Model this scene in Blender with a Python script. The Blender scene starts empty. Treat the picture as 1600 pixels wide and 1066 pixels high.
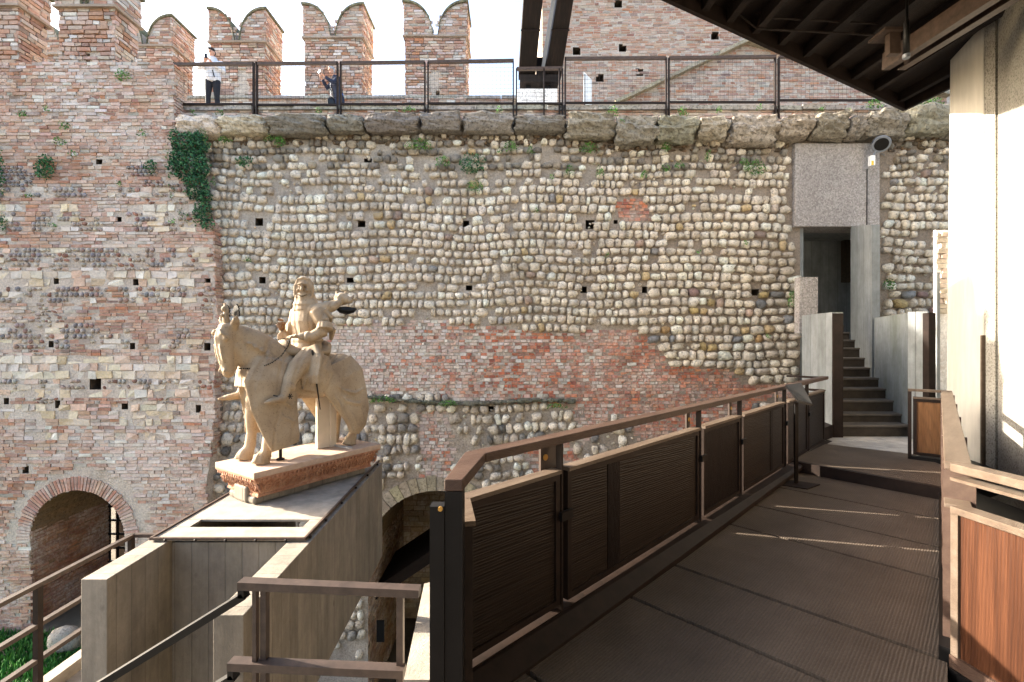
import bpy, bmesh, math, random
import numpy as np
from mathutils import Vector, Matrix, noise as mn
random.seed(7); np.random.seed(7)
R = random.random; U = random.uniform; rad = math.radians
sc = bpy.context.scene
C = sc.collection
F = 741.0                       # focal length in photo pixels (1600 wide)
# ---------------------------------------------------------------- camera, sky, sun, exposure
cd = bpy.data.cameras.new("camera"); cam = bpy.data.objects.new("camera", cd); C.objects.link(cam)
cam.location = (0, 0, 0); cam.rotation_euler = (rad(90), 0, 0)
cd.sensor_width = 36; cd.lens = 36 * F / 1600; cd.clip_start = .05; cd.clip_end = 3000
cd.shift_y = 0.0
sc.camera = cam
SUN_EL = rad(24.5); SUN_H = Vector((-.97, .24, 0)).normalized()
sdir = Vector((SUN_H.x * math.cos(SUN_EL), SUN_H.y * math.cos(SUN_EL), math.sin(SUN_EL)))
w = bpy.data.worlds.new("World"); sc.world = w; w.use_nodes = True
wn = w.node_tree.nodes; wl = w.node_tree.links
sky = wn.new('ShaderNodeTexSky'); sky.sky_type = 'NISHITA'; sky.sun_disc = False
sky.sun_elevation = SUN_EL; sky.sun_rotation = math.atan2(SUN_H.x, SUN_H.y)
sky.dust_density = 4.0; sky.air_density = 1.0; sky.ozone_density = 1.0
wl.new(sky.outputs[0], wn['Background'].inputs[0]); wn['Background'].inputs[1].default_value = .15
sl = bpy.data.lights.new("sun", 'SUN'); so = bpy.data.objects.new("sun", sl); C.objects.link(so)
sl.energy = 4.8; sl.angle = rad(.53); sl.color = (1, .9, .76)
so.rotation_euler = sdir.to_track_quat('Z', 'Y').to_euler(); so.location = sdir * 50
vs = sc.view_settings; vs.view_transform = 'Standard'; vs.look = 'None'; vs.exposure = 2.35; vs.gamma = 1
sc.cycles.max_bounces = 8; sc.cycles.diffuse_bounces = 5; sc.cycles.use_denoising = True

# ---------------------------------------------------------------- materials
def newmat(name):
    m = bpy.data.materials.new(name); m.use_nodes = True
    nt = m.node_tree; b = nt.nodes['Principled BSDF']
    return m, nt, b
def N(nt, t, **k):
    n = nt.nodes.new(t)
    for a, v in k.items():
        if a in n.inputs: n.inputs[a].default_value = v
        else: setattr(n, a, v)
    return n
def pos(nt, scale=(1, 1, 1), rz=0.0):
    g = nt.nodes.new('ShaderNodeNewGeometry'); mp = nt.nodes.new('ShaderNodeMapping')
    r = nt.nodes.new('ShaderNodeVectorRotate'); r.rotation_type = 'Z_AXIS'; r.inputs['Angle'].default_value = rz
    nt.links.new(g.outputs['Position'], r.inputs['Vector'])
    nt.links.new(r.outputs[0], mp.inputs[0]); mp.inputs['Scale'].default_value = scale
    return mp.outputs[0]
def noise(nt, vec, s, d=5, r=.6):
    n = nt.nodes.new('ShaderNodeTexNoise'); n.inputs['Scale'].default_value = s
    n.inputs['Detail'].default_value = d; n.inputs['Roughness'].default_value = r
    nt.links.new(vec, n.inputs['Vector']); return n.outputs['Fac']
def ramp(nt, fac, stops):
    n = nt.nodes.new('ShaderNodeValToRGB'); cr = n.color_ramp
    while len(cr.elements) > 1: cr.elements.remove(cr.elements[-1])
    cr.elements[0].position = stops[0][0]; c = stops[0][1]; cr.elements[0].color = (*c, 1) if len(c) == 3 else c
    for p, c in stops[1:]:
        e = cr.elements.new(p); e.color = (*c, 1)
    nt.links.new(fac, n.inputs[0]); return n.outputs[0]
def mix(nt, a, b, fac, mode='MIX'):
    n = nt.nodes.new('ShaderNodeMix'); n.data_type = 'RGBA'; n.blend_type = mode
    for s, v in ((0, fac), (6, a), (7, b)):
        if hasattr(v, 'is_linked'): nt.links.new(v, n.inputs[s])
        else: n.inputs[s].default_value = v if s == 0 else (*v, 1)
    return n.outputs[2]
def bump(nt, b, h, dist, strength=1.0, prev=None):
    n = nt.nodes.new('ShaderNodeBump'); n.inputs['Distance'].default_value = dist; n.inputs['Strength'].default_value = strength
    nt.links.new(h, n.inputs['Height'])
    if prev: nt.links.new(prev, n.inputs['Normal'])
    if b: nt.links.new(n.outputs[0], b.inputs['Normal'])
    return n.outputs[0]
def g3(v): return (v, v, v)
def attr_mat(name, rough=.9, lime=0, pit=0, band=0, lo=.65, hi=1.2, s1=14, s2=1.2, bd=.01, bs=30, stain=.5, staincol=(.12, .115, .1)):
    """colour of every brick/stone/leaf comes from the mesh, plus grain, lichen and broad weathering"""
    m, nt, b = newmat(name)
    a = nt.nodes.new('ShaderNodeVertexColor'); a.layer_name = 'col'
    p = pos(nt)
    f = ramp(nt, noise(nt, p, s1, 6, .7), [(.3, g3(lo)), (.7, g3(hi))])
    c = mix(nt, a.outputs[0], f, 1.0, 'MULTIPLY')
    if stain > 0:
        st = ramp(nt, noise(nt, p, s2, 8, .72), [(.52, g3(0)), (.68, g3(stain))])
        sp = ramp(nt, noise(nt, p, 9, 4, .8), [(.45, g3(0)), (.6, g3(1))])
        k = mix(nt, st, sp, 1.0, 'MULTIPLY')
        c = mix(nt, c, staincol, k)
    if pit:
        pt = ramp(nt, noise(nt, p, 24, 4, .7), [(.36, g3(pit)), (.47, g3(1))]); c = mix(nt, c, pt, 1.0, 'MULTIPLY')
        ps = ramp(nt, noise(nt, pos(nt, (1.3, 1.3, .4)), 1.3, 7, .7), [(.5, g3(0)), (.72, g3(.5))]); c = mix(nt, c, (.2, .165, .125), ps)
    if band:      # black-grey crusts that follow the courses
        bn = ramp(nt, noise(nt, pos(nt, (.45, .45, 3.4)), 1.0, 9, .72), [(.55, g3(0)), (.66, g3(band))])
        b2 = ramp(nt, noise(nt, p, 12, 5, .8), [(.42, g3(0)), (.6, g3(1))]); c = mix(nt, c, (.13, .125, .11), mix(nt, bn, b2, 1.0, 'MULTIPLY'))
    if lime:
        st = ramp(nt, noise(nt, pos(nt, (1, 1, 1.6)), .9, 9, .75), [(.44, g3(0)), (.62, g3(lime))])
        sp = ramp(nt, noise(nt, p, 16, 5, .8), [(.4, g3(.15)), (.6, g3(1))])
        c = mix(nt, c, (.62, .56, .5), mix(nt, st, sp, 1.0, 'MULTIPLY'))
    nt.links.new(c, b.inputs['Base Color']); b.inputs['Roughness'].default_value = rough
    b.inputs['Specular IOR Level'].default_value = .2
    if bd: bump(nt, b, noise(nt, p, bs, 8, .75), bd)
    return m
def flat(name, col, rough=.6, metal=0, s=20, var=.25, bd=.0, bs=60, spec=.3, scale=(1, 1, 1)):
    m, nt, b = newmat(name); p = pos(nt, scale)
    f = ramp(nt, noise(nt, p, s, 6, .65), [(.3, tuple(x * (1 - var) for x in col)), (.7, tuple(min(1, x * (1 + var)) for x in col))])
    nt.links.new(f, b.inputs['Base Color']); b.inputs['Roughness'].default_value = rough; b.inputs['Metallic'].default_value = metal
    b.inputs['Specular IOR Level'].default_value = spec
    if bd: bump(nt, b, noise(nt, p, bs, 8, .7), bd)
    return m
def board(name, cols, w=.13, rz=0.0, axis=0, stain=(.075, .065, .05), k=.6, bd=.004, green=0):
    """board-marked concrete: vertical boards of slightly different tone, wood grain, run-off stains"""
    m, nt, b = newmat(name); g = pos(nt, (1, 1, 1), rz)
    sx = nt.nodes.new('ShaderNodeSeparateXYZ'); nt.links.new(g, sx.inputs[0])
    dv = N(nt, 'ShaderNodeMath', operation='DIVIDE'); nt.links.new(sx.outputs[axis], dv.inputs[0]); dv.inputs[1].default_value = w
    fl = N(nt, 'ShaderNodeMath', operation='FLOOR'); nt.links.new(dv.outputs[0], fl.inputs[0])
    wn_ = nt.nodes.new('ShaderNodeTexWhiteNoise'); wn_.noise_dimensions = '1D'; nt.links.new(fl.outputs[0], wn_.inputs['W'])
    base = ramp(nt, wn_.outputs['Value'], [(0, cols[0]), (.5, cols[1]), (1, cols[2])])
    p2 = pos(nt, (14, 14, .8)); gr = ramp(nt, noise(nt, p2, 1.5, 7, .7), [(.3, g3(.86)), (.7, g3(1.07))])
    gb = ramp(nt, noise(nt, pos(nt, (1, 1, .8)), 3.2, 9, .75), [(.3, g3(.7)), (.62, g3(1.12))])
    c = mix(nt, mix(nt, base, gr, 1, 'MULTIPLY'), gb, 1, 'MULTIPLY')
    p3 = pos(nt, (3, 3, .7)); st = ramp(nt, noise(nt, p3, 1.3, 8, .7), [(.45, g3(0)), (.75, g3(k))])
    c = mix(nt, c, stain, st)
    if green:
        p4 = pos(nt, (1.6, 1.6, .5)); st = ramp(nt, noise(nt, p4, 1.1, 8, .7), [(.5, g3(0)), (.75, g3(green))])
        c = mix(nt, c, (.1, .12, .045), st)
    kn = nt.nodes.new('ShaderNodeTexVoronoi'); kn.inputs['Scale'].default_value = 2.2; nt.links.new(pos(nt, (1, 1, .8)), kn.inputs['Vector'])
    kk = ramp(nt, kn.outputs['Distance'], [(.03, g3(.6)), (.07, g3(0))])
    c = mix(nt, c, (.08, .065, .05), kk)
    fr = N(nt, 'ShaderNodeMath', operation='FRACT'); nt.links.new(dv.outputs[0], fr.inputs[0])
    ed = ramp(nt, fr.outputs[0], [(0, g3(0)), (.05, g3(1)), (.95, g3(1)), (1, g3(0))])
    edc = ramp(nt, fr.outputs[0], [(0, g3(.5)), (.03, g3(1)), (.97, g3(1)), (1, g3(.5))])
    c = mix(nt, c, edc, 1, 'MULTIPLY')
    nt.links.new(c, b.inputs['Base Color']); b.inputs['Roughness'].default_value = .85
    n1 = bump(nt, None, ed, bd); n2 = bump(nt, None, noise(nt, p2, 3, 8, .7), bd * .7, 1, n1)
    bump(nt, b, noise(nt, pos(nt), 45, 6, .7), .004, 1, n2)
    return m
def wood(name, c1, c2, c3, scale, rz=0.0, rough=.55, bd=.002, dist=1.2, ws=6):
    """weathered timber; grain runs along the axis whose scale is small"""
    m, nt, b = newmat(name); p = pos(nt, scale, rz)
    n1 = noise(nt, p, 1.2, 8, .72)
    wv = nt.nodes.new('ShaderNodeTexWave'); wv.inputs['Scale'].default_value = ws; wv.inputs['Distortion'].default_value = 6 * dist
    wv.inputs['Detail'].default_value = 4; nt.links.new(p, wv.inputs['Vector']); wv.bands_direction = 'DIAGONAL'
    c = ramp(nt, n1, [(.3, c1), (.5, c2), (.72, c3)])
    c = mix(nt, c, ramp(nt, wv.outputs['Fac'], [(0, g3(.7)), (.5, g3(1.05))]), .45, 'MULTIPLY')
    nt.links.new(c, b.inputs['Base Color']); b.inputs['Roughness'].default_value = rough; b.inputs['Specular IOR Level'].default_value = .2
    h = bump(nt, None, wv.outputs['Fac'], bd); bump(nt, b, n1, bd * 2, 1, h)
    return m
M = {}
M['brick'] = attr_mat('brick', lime=.85, band=.8, lo=.7, hi=1.2, s1=22, bd=.012, bs=22, stain=.55)
M['tbrick'] = attr_mat('tower_brick', lime=.45, lo=.75, hi=1.15, s1=20, bd=.01, bs=22, stain=.2)
M['stone'] = attr_mat('field_stone', lo=.62, hi=1.12, s1=9, bd=.04, bs=20, stain=.55, s2=.9, pit=.45, band=.6)
M['cope'] = attr_mat('coping_stone', pit=.5, lo=.5, hi=1.2, s1=12, bd=.035, bs=9, stain=.7, s2=2.5, staincol=(.1, .09, .06))
def mortar(name, c1, c2, c3, browning=0):
    m, nt, b = newmat(name); p = pos(nt)
    c = ramp(nt, noise(nt, p, 1.6, 9, .72), [(.33, c1), (.5, c2), (.68, c3)])
    if browning:     # mortar turns browner towards the stair, pale lime elsewhere
        sx = nt.nodes.new('ShaderNodeSeparateXYZ'); nt.links.new(p, sx.inputs[0])
        e = N(nt, 'ShaderNodeMath', operation='MULTIPLY_ADD'); nt.links.new(sx.outputs[0], e.inputs[0]); e.inputs[1].default_value = .085; nt.links.new(noise(nt, p, .8, 8, .7), e.inputs[2])
        c = mix(nt, c, (.28, .225, .175), ramp(nt, e.outputs[0], [(.45, g3(0)), (.85, g3(browning))]))
    sp = ramp(nt, noise(nt, p, 26, 5, .8), [(.35, g3(.6)), (.62, g3(1.12))])
    c = mix(nt, c, sp, 1, 'MULTIPLY'); nt.links.new(c, b.inputs['Base Color']); b.inputs['Roughness'].default_value = .95
    h = bump(nt, None, noise(nt, p, 5, 8, .7), .06); bump(nt, b, noise(nt, p, 30, 8, .8), .02, 1, h); return m
M['mortar'] = mortar('lime_mortar', (.33, .28, .23), (.46, .4, .33), (.56, .5, .42), .8)
M['mortar_b'] = mortar('brick_mortar', (.44, .37, .3), (.58, .5, .42), (.66, .59, .5))
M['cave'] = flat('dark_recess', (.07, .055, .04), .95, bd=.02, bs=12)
M['conc'] = board('board_concrete', [(.2, .17, .13), (.24, .205, .16), (.18, .15, .115)], .17, 0, 1, k=.7)
M['conc_x'] = board('board_concrete_cross', [(.19, .165, .13), (.22, .19, .155), (.165, .14, .11)], .17, 0, 0, k=.8)
M['conc_top'] = flat('concrete_top', (.27, .235, .19), .9, s=5, var=.3, bd=.004, bs=60)
M['conc_blue'] = board('grey_concrete', [(.23, .25, .255), (.29, .31, .315), (.2, .22, .22)], .15, rad(45), 0, stain=(.1, .1, .095), k=.55, green=.0)
M['conc_green'] = board('mossy_grey_concrete', [(.23, .25, .245), (.29, .31, .31), (.2, .22, .21)], .15, rad(20), 0, stain=(.1, .1, .085), k=.45, green=.6)
m, nt, b = newmat('washed_aggregate'); p = pos(nt)
v = nt.nodes.new('ShaderNodeTexVoronoi'); v.inputs['Scale'].default_value = 38; nt.links.new(p, v.inputs['Vector'])
c = mix(nt, ramp(nt, v.outputs['Color'], [(0, (.2, .18, .165)), (.5, (.33, .3, .28)), (1, (.46, .43, .4))]), ramp(nt, noise(nt, pos(nt, (1, 1, .6)), 1.2, 6, .6), [(.3, g3(.8)), (.7, g3(1.1))]), 1, 'MULTIPLY')
nt.links.new(c, b.inputs['Base Color']); b.inputs['Roughness'].default_value = .9; bump(nt, b, v.outputs['Distance'], .01); M['aggregate'] = m
m, nt, b = newmat('rough_plaster'); p = pos(nt)
vv = noise(nt, p, 42, 6, .8); st = noise(nt, pos(nt, (1, 1, .5)), 1.1, 7, .65)
c = mix(nt, ramp(nt, vv, [(.4, (.1, .09, .075)), (.48, (.4, .385, .34)), (.7, (.52, .5, .45))]), ramp(nt, st, [(.3, g3(.75)), (.65, g3(1.05))]), 1, 'MULTIPLY')
nt.links.new(c, b.inputs['Base Color']); b.inputs['Roughness'].default_value = .95; bump(nt, b, vv, .02); M['plaster'] = m
M['smooth_conc'] = flat('smooth_pale_concrete', (.52, .5, .45), .85, s=3, var=.1, bd=.003, bs=50, scale=(4, 4, .6))
D45 = rad(-44.7)
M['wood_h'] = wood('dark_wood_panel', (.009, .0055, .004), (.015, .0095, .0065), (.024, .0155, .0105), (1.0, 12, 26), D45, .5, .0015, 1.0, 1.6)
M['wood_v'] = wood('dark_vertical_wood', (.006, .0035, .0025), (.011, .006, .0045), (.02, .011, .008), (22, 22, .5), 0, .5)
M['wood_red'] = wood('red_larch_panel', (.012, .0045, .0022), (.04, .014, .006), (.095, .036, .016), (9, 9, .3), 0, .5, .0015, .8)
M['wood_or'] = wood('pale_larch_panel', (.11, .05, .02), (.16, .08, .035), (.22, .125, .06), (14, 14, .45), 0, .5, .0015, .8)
M['wood_cap'] = wood('weathered_handrail', (.045, .025, .018), (.065, .039, .028), (.09, .058, .043), (2, 14, 14), D45, .5, .001)
M['wood_cap2'] = wood('weathered_light_rail', (.075, .052, .038), (.105, .077, .056), (.145, .112, .086), (2, 14, 14), D45, .5, .001)
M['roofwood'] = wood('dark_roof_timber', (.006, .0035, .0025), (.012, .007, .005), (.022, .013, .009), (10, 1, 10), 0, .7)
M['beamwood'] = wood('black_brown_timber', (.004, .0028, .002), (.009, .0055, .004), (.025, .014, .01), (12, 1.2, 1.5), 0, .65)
M['steel'] = flat('dark_steel', (.004, .0035, .0035), .5, .0, s=9, var=.35, spec=.25)
M['rust'] = flat('brown_painted_steel', (.016, .0095, .007), .6, .0, s=9, var=.4, spec=.2)
M['railsteel'] = flat('grey_brown_steel', (.045, .031, .025), .5, .0, s=14, var=.35, spec=.35)
M['lsteel'] = flat('rail_steel', (.07, .046, .034), .55, .0, s=16, var=.35, spec=.3)
M['brass'] = flat('brass', (.7, .42, .12), .35, .9, s=9, var=.1)
M['silver'] = flat('pale_metal', (.2, .22, .25), .4, .3, s=9, var=.1)
m, nt, b = newmat('ribbed_deck'); p = pos(nt, (1, 1, 1), D45)
wv = nt.nodes.new('ShaderNodeTexWave'); wv.bands_direction = 'Y'; wv.inputs['Scale'].default_value = 20; wv.inputs['Distortion'].default_value = 2.2
wv.inputs['Detail'].default_value = 2; wv.inputs['Detail Scale'].default_value = 2; nt.links.new(p, wv.inputs['Vector'])
c = mix(nt, ramp(nt, noise(nt, p, 2.2, 6, .6), [(.3, (.078, .06, .045)), (.7, (.13, .102, .078))]), ramp(nt, wv.outputs['Fac'], [(0, g3(.8)), (.35, g3(1))]), 1, 'MULTIPLY')
sp = ramp(nt, noise(nt, p, 60, 3, .8), [(.35, g3(.8)), (.7, g3(1.1))]); c = mix(nt, c, sp, 1, 'MULTIPLY')
nt.links.new(c, b.inputs['Base Color']); b.inputs['Roughness'].default_value = .65; b.inputs['Specular IOR Level'].default_value = .25; bump(nt, b, wv.outputs['Fac'], .0022); M['deck'] = m
m, nt, b = newmat('carved_limestone'); p = pos(nt)
c = ramp(nt, noise(nt, p, 3, 7, .65), [(.3, (.25, .175, .105)), (.5, (.34, .25, .155)), (.7, (.42, .325, .215))])
sp = ramp(nt, noise(nt, p, 48, 4, .8), [(.3, (.1, .06, .03)), (.42, (1, 1, 1))]); c = mix(nt, c, sp, .75, 'MULTIPLY')
nt.links.new(c, b.inputs['Base Color']); b.inputs['Roughness'].default_value = .8
h = bump(nt, None, noise(nt, p, 50, 6, .8), .006); M['statue'] = m
wv = nt.nodes.new('ShaderNodeTexWave'); wv.inputs['Scale'].default_value = 1.6; wv.inputs['Distortion'].default_value = 5; wv.inputs['Detail'].default_value = 2; wv.inputs['Detail Scale'].default_value = .8
nt.links.new(p, wv.inputs['Vector']); bump(nt, b, ramp(nt, wv.outputs['Fac'], [(0, g3(0)), (.2, g3(1))]), .012, .8, h)
M['bright_support'] = flat('white_support_column', (.6, .54, .45), .5, s=5, var=.06)  # opaque stand-in for the clear support, its bright look put into the colour
m, nt, b = newmat('red_marble'); p = pos(nt)
c = ramp(nt, noise(nt, p, 9, 8, .7), [(.3, (.26, .1, .05)), (.5, (.38, .18, .1)), (.72, (.46, .28, .18))])
nt.links.new(c, b.inputs['Base Color']); b.inputs['Roughness'].default_value = .75
bump(nt, b, noise(nt, p, 20, 6, .7), .03); M['marble'] = m
M['marble_top'] = flat('pink_marble_top', (.42, .3, .22), .7, s=12, var=.18, bd=.004)
M['leaf'] = attr_mat('leaf', rough=.6, lo=.7, hi=1.3, s1=6, bd=0, stain=0)
M['soil'] = flat('ground_soil', (.12, .1, .07), .95, s=2, var=.3, bd=.02)
M['slab'] = flat('sill_slab', (.42, .4, .37), .9, s=4, var=.3, bd=.02, bs=12)
M['stepstone'] = flat('dark_step_riser', (.06, .048, .037), .8, s=5, var=.35, bd=.004)
M['treadstone'] = flat('grey_brown_tread', (.14, .12, .1), .7, s=5, var=.25, bd=.003)  # treads lighter and greyer than the risers
M['skin'] = flat('skin', (.5, .28, .2), .5, s=5, var=.05)
M['ghair'] = flat('grey_hair', (.35,.36,.38), .6)
M['hair'] = flat('dark_hair', (.02, .015, .012), .6)
M['jacket'] = flat('pale_grey_jacket', (.62, .63, .66), .7, s=12, var=.12, bd=.01, bs=14)
M['navy'] = flat('navy_coat', (.02, .028, .055), .8, s=10, var=.3, bd=.01, bs=14)
M['trousers'] = flat('black_trousers', (.012, .014, .02), .8)
M['jeans'] = flat('blue_jeans', (.04, .12, .35), .8)
M['white'] = flat('white_enamel', (.85, .85, .83), .4, s=2, var=.03)
M['blackp'] = flat('black_plastic', (.01, .01, .011), .3)
M['yellow'] = flat('yellow_label', (.8, .55, .03), .5)

# ---------------------------------------------------------------- mesh helpers
class MB:
    def __init__(s): s.v = []; s.f = []; s.c = []; s.n = 0
    def add(s, vs, fs, col=(1, 1, 1)):
        o = s.n; s.v.extend(vs); s.n += len(vs)
        for f in fs: s.f.append(tuple(i + o for i in f)); s.c.append(col)
        return s
    def quad(s, a, b, c, d, col=(1, 1, 1)): return s.add([a, b, c, d], [(0, 1, 2, 3)], col)
    def box(s, x0, x1, y0, y1, z0, z1, col=(1, 1, 1), j=0):
        vs = [(x, y, z) for z in (z0, z1) for x, y in ((x0, y0), (x1, y0), (x1, y1), (x0, y1))]
        if j: vs = [(x + U(-j, j), y + U(-j, j), z + U(-j, j)) for x, y, z in vs]
        return s.add(vs, BOXF, col)
    def prism(s, pts, z0, z1, col=(1, 1, 1)):
        """vertical prism; pts in plan (x,y); z0/z1 may be lists"""
        n = len(pts); a = z0 if isinstance(z0, (list, tuple)) else [z0] * n; b = z1 if isinstance(z1, (list, tuple)) else [z1] * n
        vs = [(p[0], p[1], a[i]) for i, p in enumerate(pts)] + [(p[0], p[1], b[i]) for i, p in enumerate(pts)]
        fs = [(i, (i + 1) % n, n + (i + 1) % n, n + i) for i in range(n)] + [tuple(range(n))[::-1], tuple(range(n, 2 * n))]
        return s.add(vs, fs, col)
    def beam(s, a, b, wd, ht, up=(0, 0, 1), col=(1, 1, 1)):
        """box from a to b, width wd across, height ht along up (centred)"""
        a = Vector(a); b = Vector(b); d = (b - a).normalized(); u = Vector(up); r = d.cross(u).normalized(); u = r.cross(d).normalized()
        vs = []
        for p in (a, b):
            for sx, sz in ((-1, -1), (1, -1), (1, 1), (-1, 1)): vs.append(tuple(p + r * (sx * wd / 2) + u * (sz * ht / 2)))
        return s.add(vs, [(0, 1, 2, 3), (7, 6, 5, 4), (0, 4, 5, 1), (1, 5, 6, 2), (2, 6, 7, 3), (3, 7, 4, 0)], col)
    def tube(s, pts, rs, n=10, up=(0, 0, 1), col=(1, 1, 1), cap=True):
        """swept closed tube; r may be a number or (side, up) pair"""
        P = [Vector(p) for p in pts]; rings = []
        if not isinstance(rs, (list,)): rs = [rs] * len(P)
        for i, p in enumerate(P):
            d = (P[min(i + 1, len(P) - 1)] - P[max(i - 1, 0)]).normalized(); u = Vector(up)
            if abs(d.dot(u)) > .97: u = Vector((1, 0, 0)) if abs(d.x) < .9 else Vector((0, 1, 0))
            r = d.cross(u).normalized(); u = r.cross(d).normalized()
            q = rs[i]; ra, rb = (q if isinstance(q, tuple) else (q, q))
            rings.append([tuple(p + r * (math.cos(t) * ra) + u * (math.sin(t) * rb)) for t in [2 * math.pi * k / n for k in range(n)]])
        vs = [v for r in rings for v in r]; fs = []
        for i in range(len(P) - 1):
            for k in range(n): fs.append((i * n + k, i * n + (k + 1) % n, (i + 1) * n + (k + 1) % n, (i + 1) * n + k))
        if cap: fs += [tuple(range(n))[::-1], tuple(range((len(P) - 1) * n, len(P) * n))]
        return s.add(vs, fs, col)
    def ball(s, c, r, sub=2, rot=None, jit=0, col=(1, 1, 1)):
        V_, F_ = ICO[sub]; c = Vector(c); r = r if isinstance(r, tuple) else (r, r, r); vs = []
        for v in V_:
            q = Vector((v[0] * r[0], v[1] * r[1], v[2] * r[2]))
            if jit: q *= 1 + U(-jit, jit)
            if rot: q = rot @ q
            vs.append(tuple(c + q))
        return s.add(vs, F_, col)
    def build(s, name, mat, parent=None, smooth=False, loc=None, kind=None):
        me = bpy.data.meshes.new(name); me.from_pydata(s.v, [], s.f); me.update()
        cols = np.array(s.c, dtype=np.float32).reshape(-1, 3)
        lt = np.array([len(f) for f in s.f]); arr = np.ones((lt.sum(), 4), np.float32); arr[:, :3] = np.repeat(cols, lt, axis=0)
        ca = me.color_attributes.new('col', 'FLOAT_COLOR', 'CORNER'); ca.data.foreach_set('color', arr.ravel())
        me.materials.append(mat if not isinstance(mat, str) else M[mat])
        if smooth: me.polygons.foreach_set('use_smooth', [True] * len(me.polygons))
        o = bpy.data.objects.new(name, me); C.objects.link(o)
        if parent: o.parent = parent; o.matrix_parent_inverse = Matrix.Identity(4)
        if loc: o.location = loc
        if kind: o['kind'] = kind
        return o
BOXF = [(0, 3, 2, 1), (4, 5, 6, 7), (0, 1, 5, 4), (1, 2, 6, 5), (2, 3, 7, 6), (3, 0, 4, 7)]
ICO = {}
for _s in (1, 2, 3):
    bm = bmesh.new(); bmesh.ops.create_icosphere(bm, subdivisions=_s, radius=1); bm.verts.ensure_lookup_table()
    ICO[_s] = ([tuple(v.co) for v in bm.verts], [tuple(v.index for v in f.verts) for f in bm.faces]); bm.free()
def tag(o, label=None, cat=None, group=None, kind=None):
    if label: o['label'] = label
    if cat: o['category'] = cat
    if group: o['group'] = group
    if kind: o['kind'] = kind
    return o
def thing(name, label, cat, group=None, loc=(0, 0, 0), rz=0):
    o = bpy.data.objects.new(name, None); o.empty_display_size = .1; C.objects.link(o); o.location = loc; o.rotation_euler = (0, 0, rz)
    return tag(o, label, cat, group)
def bevel(o, w, seg=2):
    m_ = o.modifiers.new('bevel', 'BEVEL'); m_.width = w; m_.segments = seg; m_.limit_method = 'ANGLE'; return o
def remesh(o, vox, sm=4):
    r = o.modifiers.new('remesh', 'REMESH'); r.mode = 'VOXEL'; r.voxel_size = vox; r.use_smooth_shade = True
    if sm: k = o.modifiers.new('smooth', 'SMOOTH'); k.iterations = sm; k.factor = .5
    return o
def PX(px, Y): return (px - 800) / F * Y      # photo column at depth Y -> X   (used once, to take measurements off the survey photo)
def PZ(py, Y): return (532 - py) / F * Y
def vary(c, a=.15, h=.04):
    k = 1 + U(-a, a); return tuple(max(.01, min(.95, x * k + U(-h, h) * x)) for x in c)
BR = [(.37, .19, .125), (.41, .235, .16), (.45, .285, .205), (.32, .18, .135), (.47, .335, .255), (.27, .19, .155), (.52, .41, .325), (.38, .33, .28), (.42, .2, .11)]
BW = [2, 4, 4, 2, 3.5, 1.6, 2.5, 1.6, 1]
PALE = [(.55, .44, .38), (.58, .5, .44), (.5, .38, .32), (.46, .41, .37), (.55, .38, .31), (.62, .58, .53)]
ST = [(.9, .8, .65), (.84, .735, .585), (.78, .69, .555), (.92, .84, .71), (.67, .58, .47), (.66, .5, .28), (.42, .31, .26), (.6, .44, .34), (.4, .38, .36)]
SW = [6, 6, 5, 5, 2, .35, .12, .2, .15]
BV = [(.48, .17, .09), (.42, .14, .08), (.5, .22, .13), (.34, .13, .09), (.3, .17, .13), (.46, .28, .21)]
def pick(a, w_): return random.choices(a, w_)[0]
def brick_one(mb, O, Ux, Nn, u0, u1, z0, z1, d, col, j=.008):
    a = []
    for u, z in ((u0, z0), (u1, z0), (u1, z1), (u0, z1)): a.append((u, z))
    vs = [tuple(O + Ux * u + Vector((0, 0, z)) - Nn * .03) for u, z in a]
    vs += [tuple(O + Ux * (u + U(-j, j)) + Vector((0, 0, z + U(-j, j))) + Nn * (d + U(-j, j))) for u, z in a]
    mb.add(vs, [(4, 5, 6, 7), (0, 1, 5, 4), (1, 2, 6, 5), (2, 3, 7, 6), (3, 0, 4, 7)], col)
def bricks(mb, O, Ux, Nn, u0, u1, z0, z1, ch=.085, bl=.25, keep=None, colf=None, d=(.004, .03), mortar_=.018, slope=0):
    O = Vector(O); Ux = Vector(Ux); Nn = Vector(Nn); z = z0; row = 0
    while z < z1 - ch * .5:
        h = ch * U(.9, 1.12); u = u0 - U(0, bl)
        while u < u1:
            L = bl * (U(.42, .6) if R() < .3 else U(.85, 1.15)); a = max(u, u0); e = min(u + L, u1); um = (a + e) / 2; zm = z + h / 2
            if e - a > .05 and z + h <= z1 + .03 and (keep is None or keep(um, zm)) and R() > .012:
                c = colf(um, zm) if colf else vary(pick(BR, BW))
                zz = slope * (um)
                brick_one(mb, O, Ux, Nn, a + mortar_ / 2, e - mortar_ / 2, z + mortar_ / 2 + zz, z + h - mortar_ / 2 + zz, U(*d), c)
            u += L
        z += h; row += 1
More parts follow.
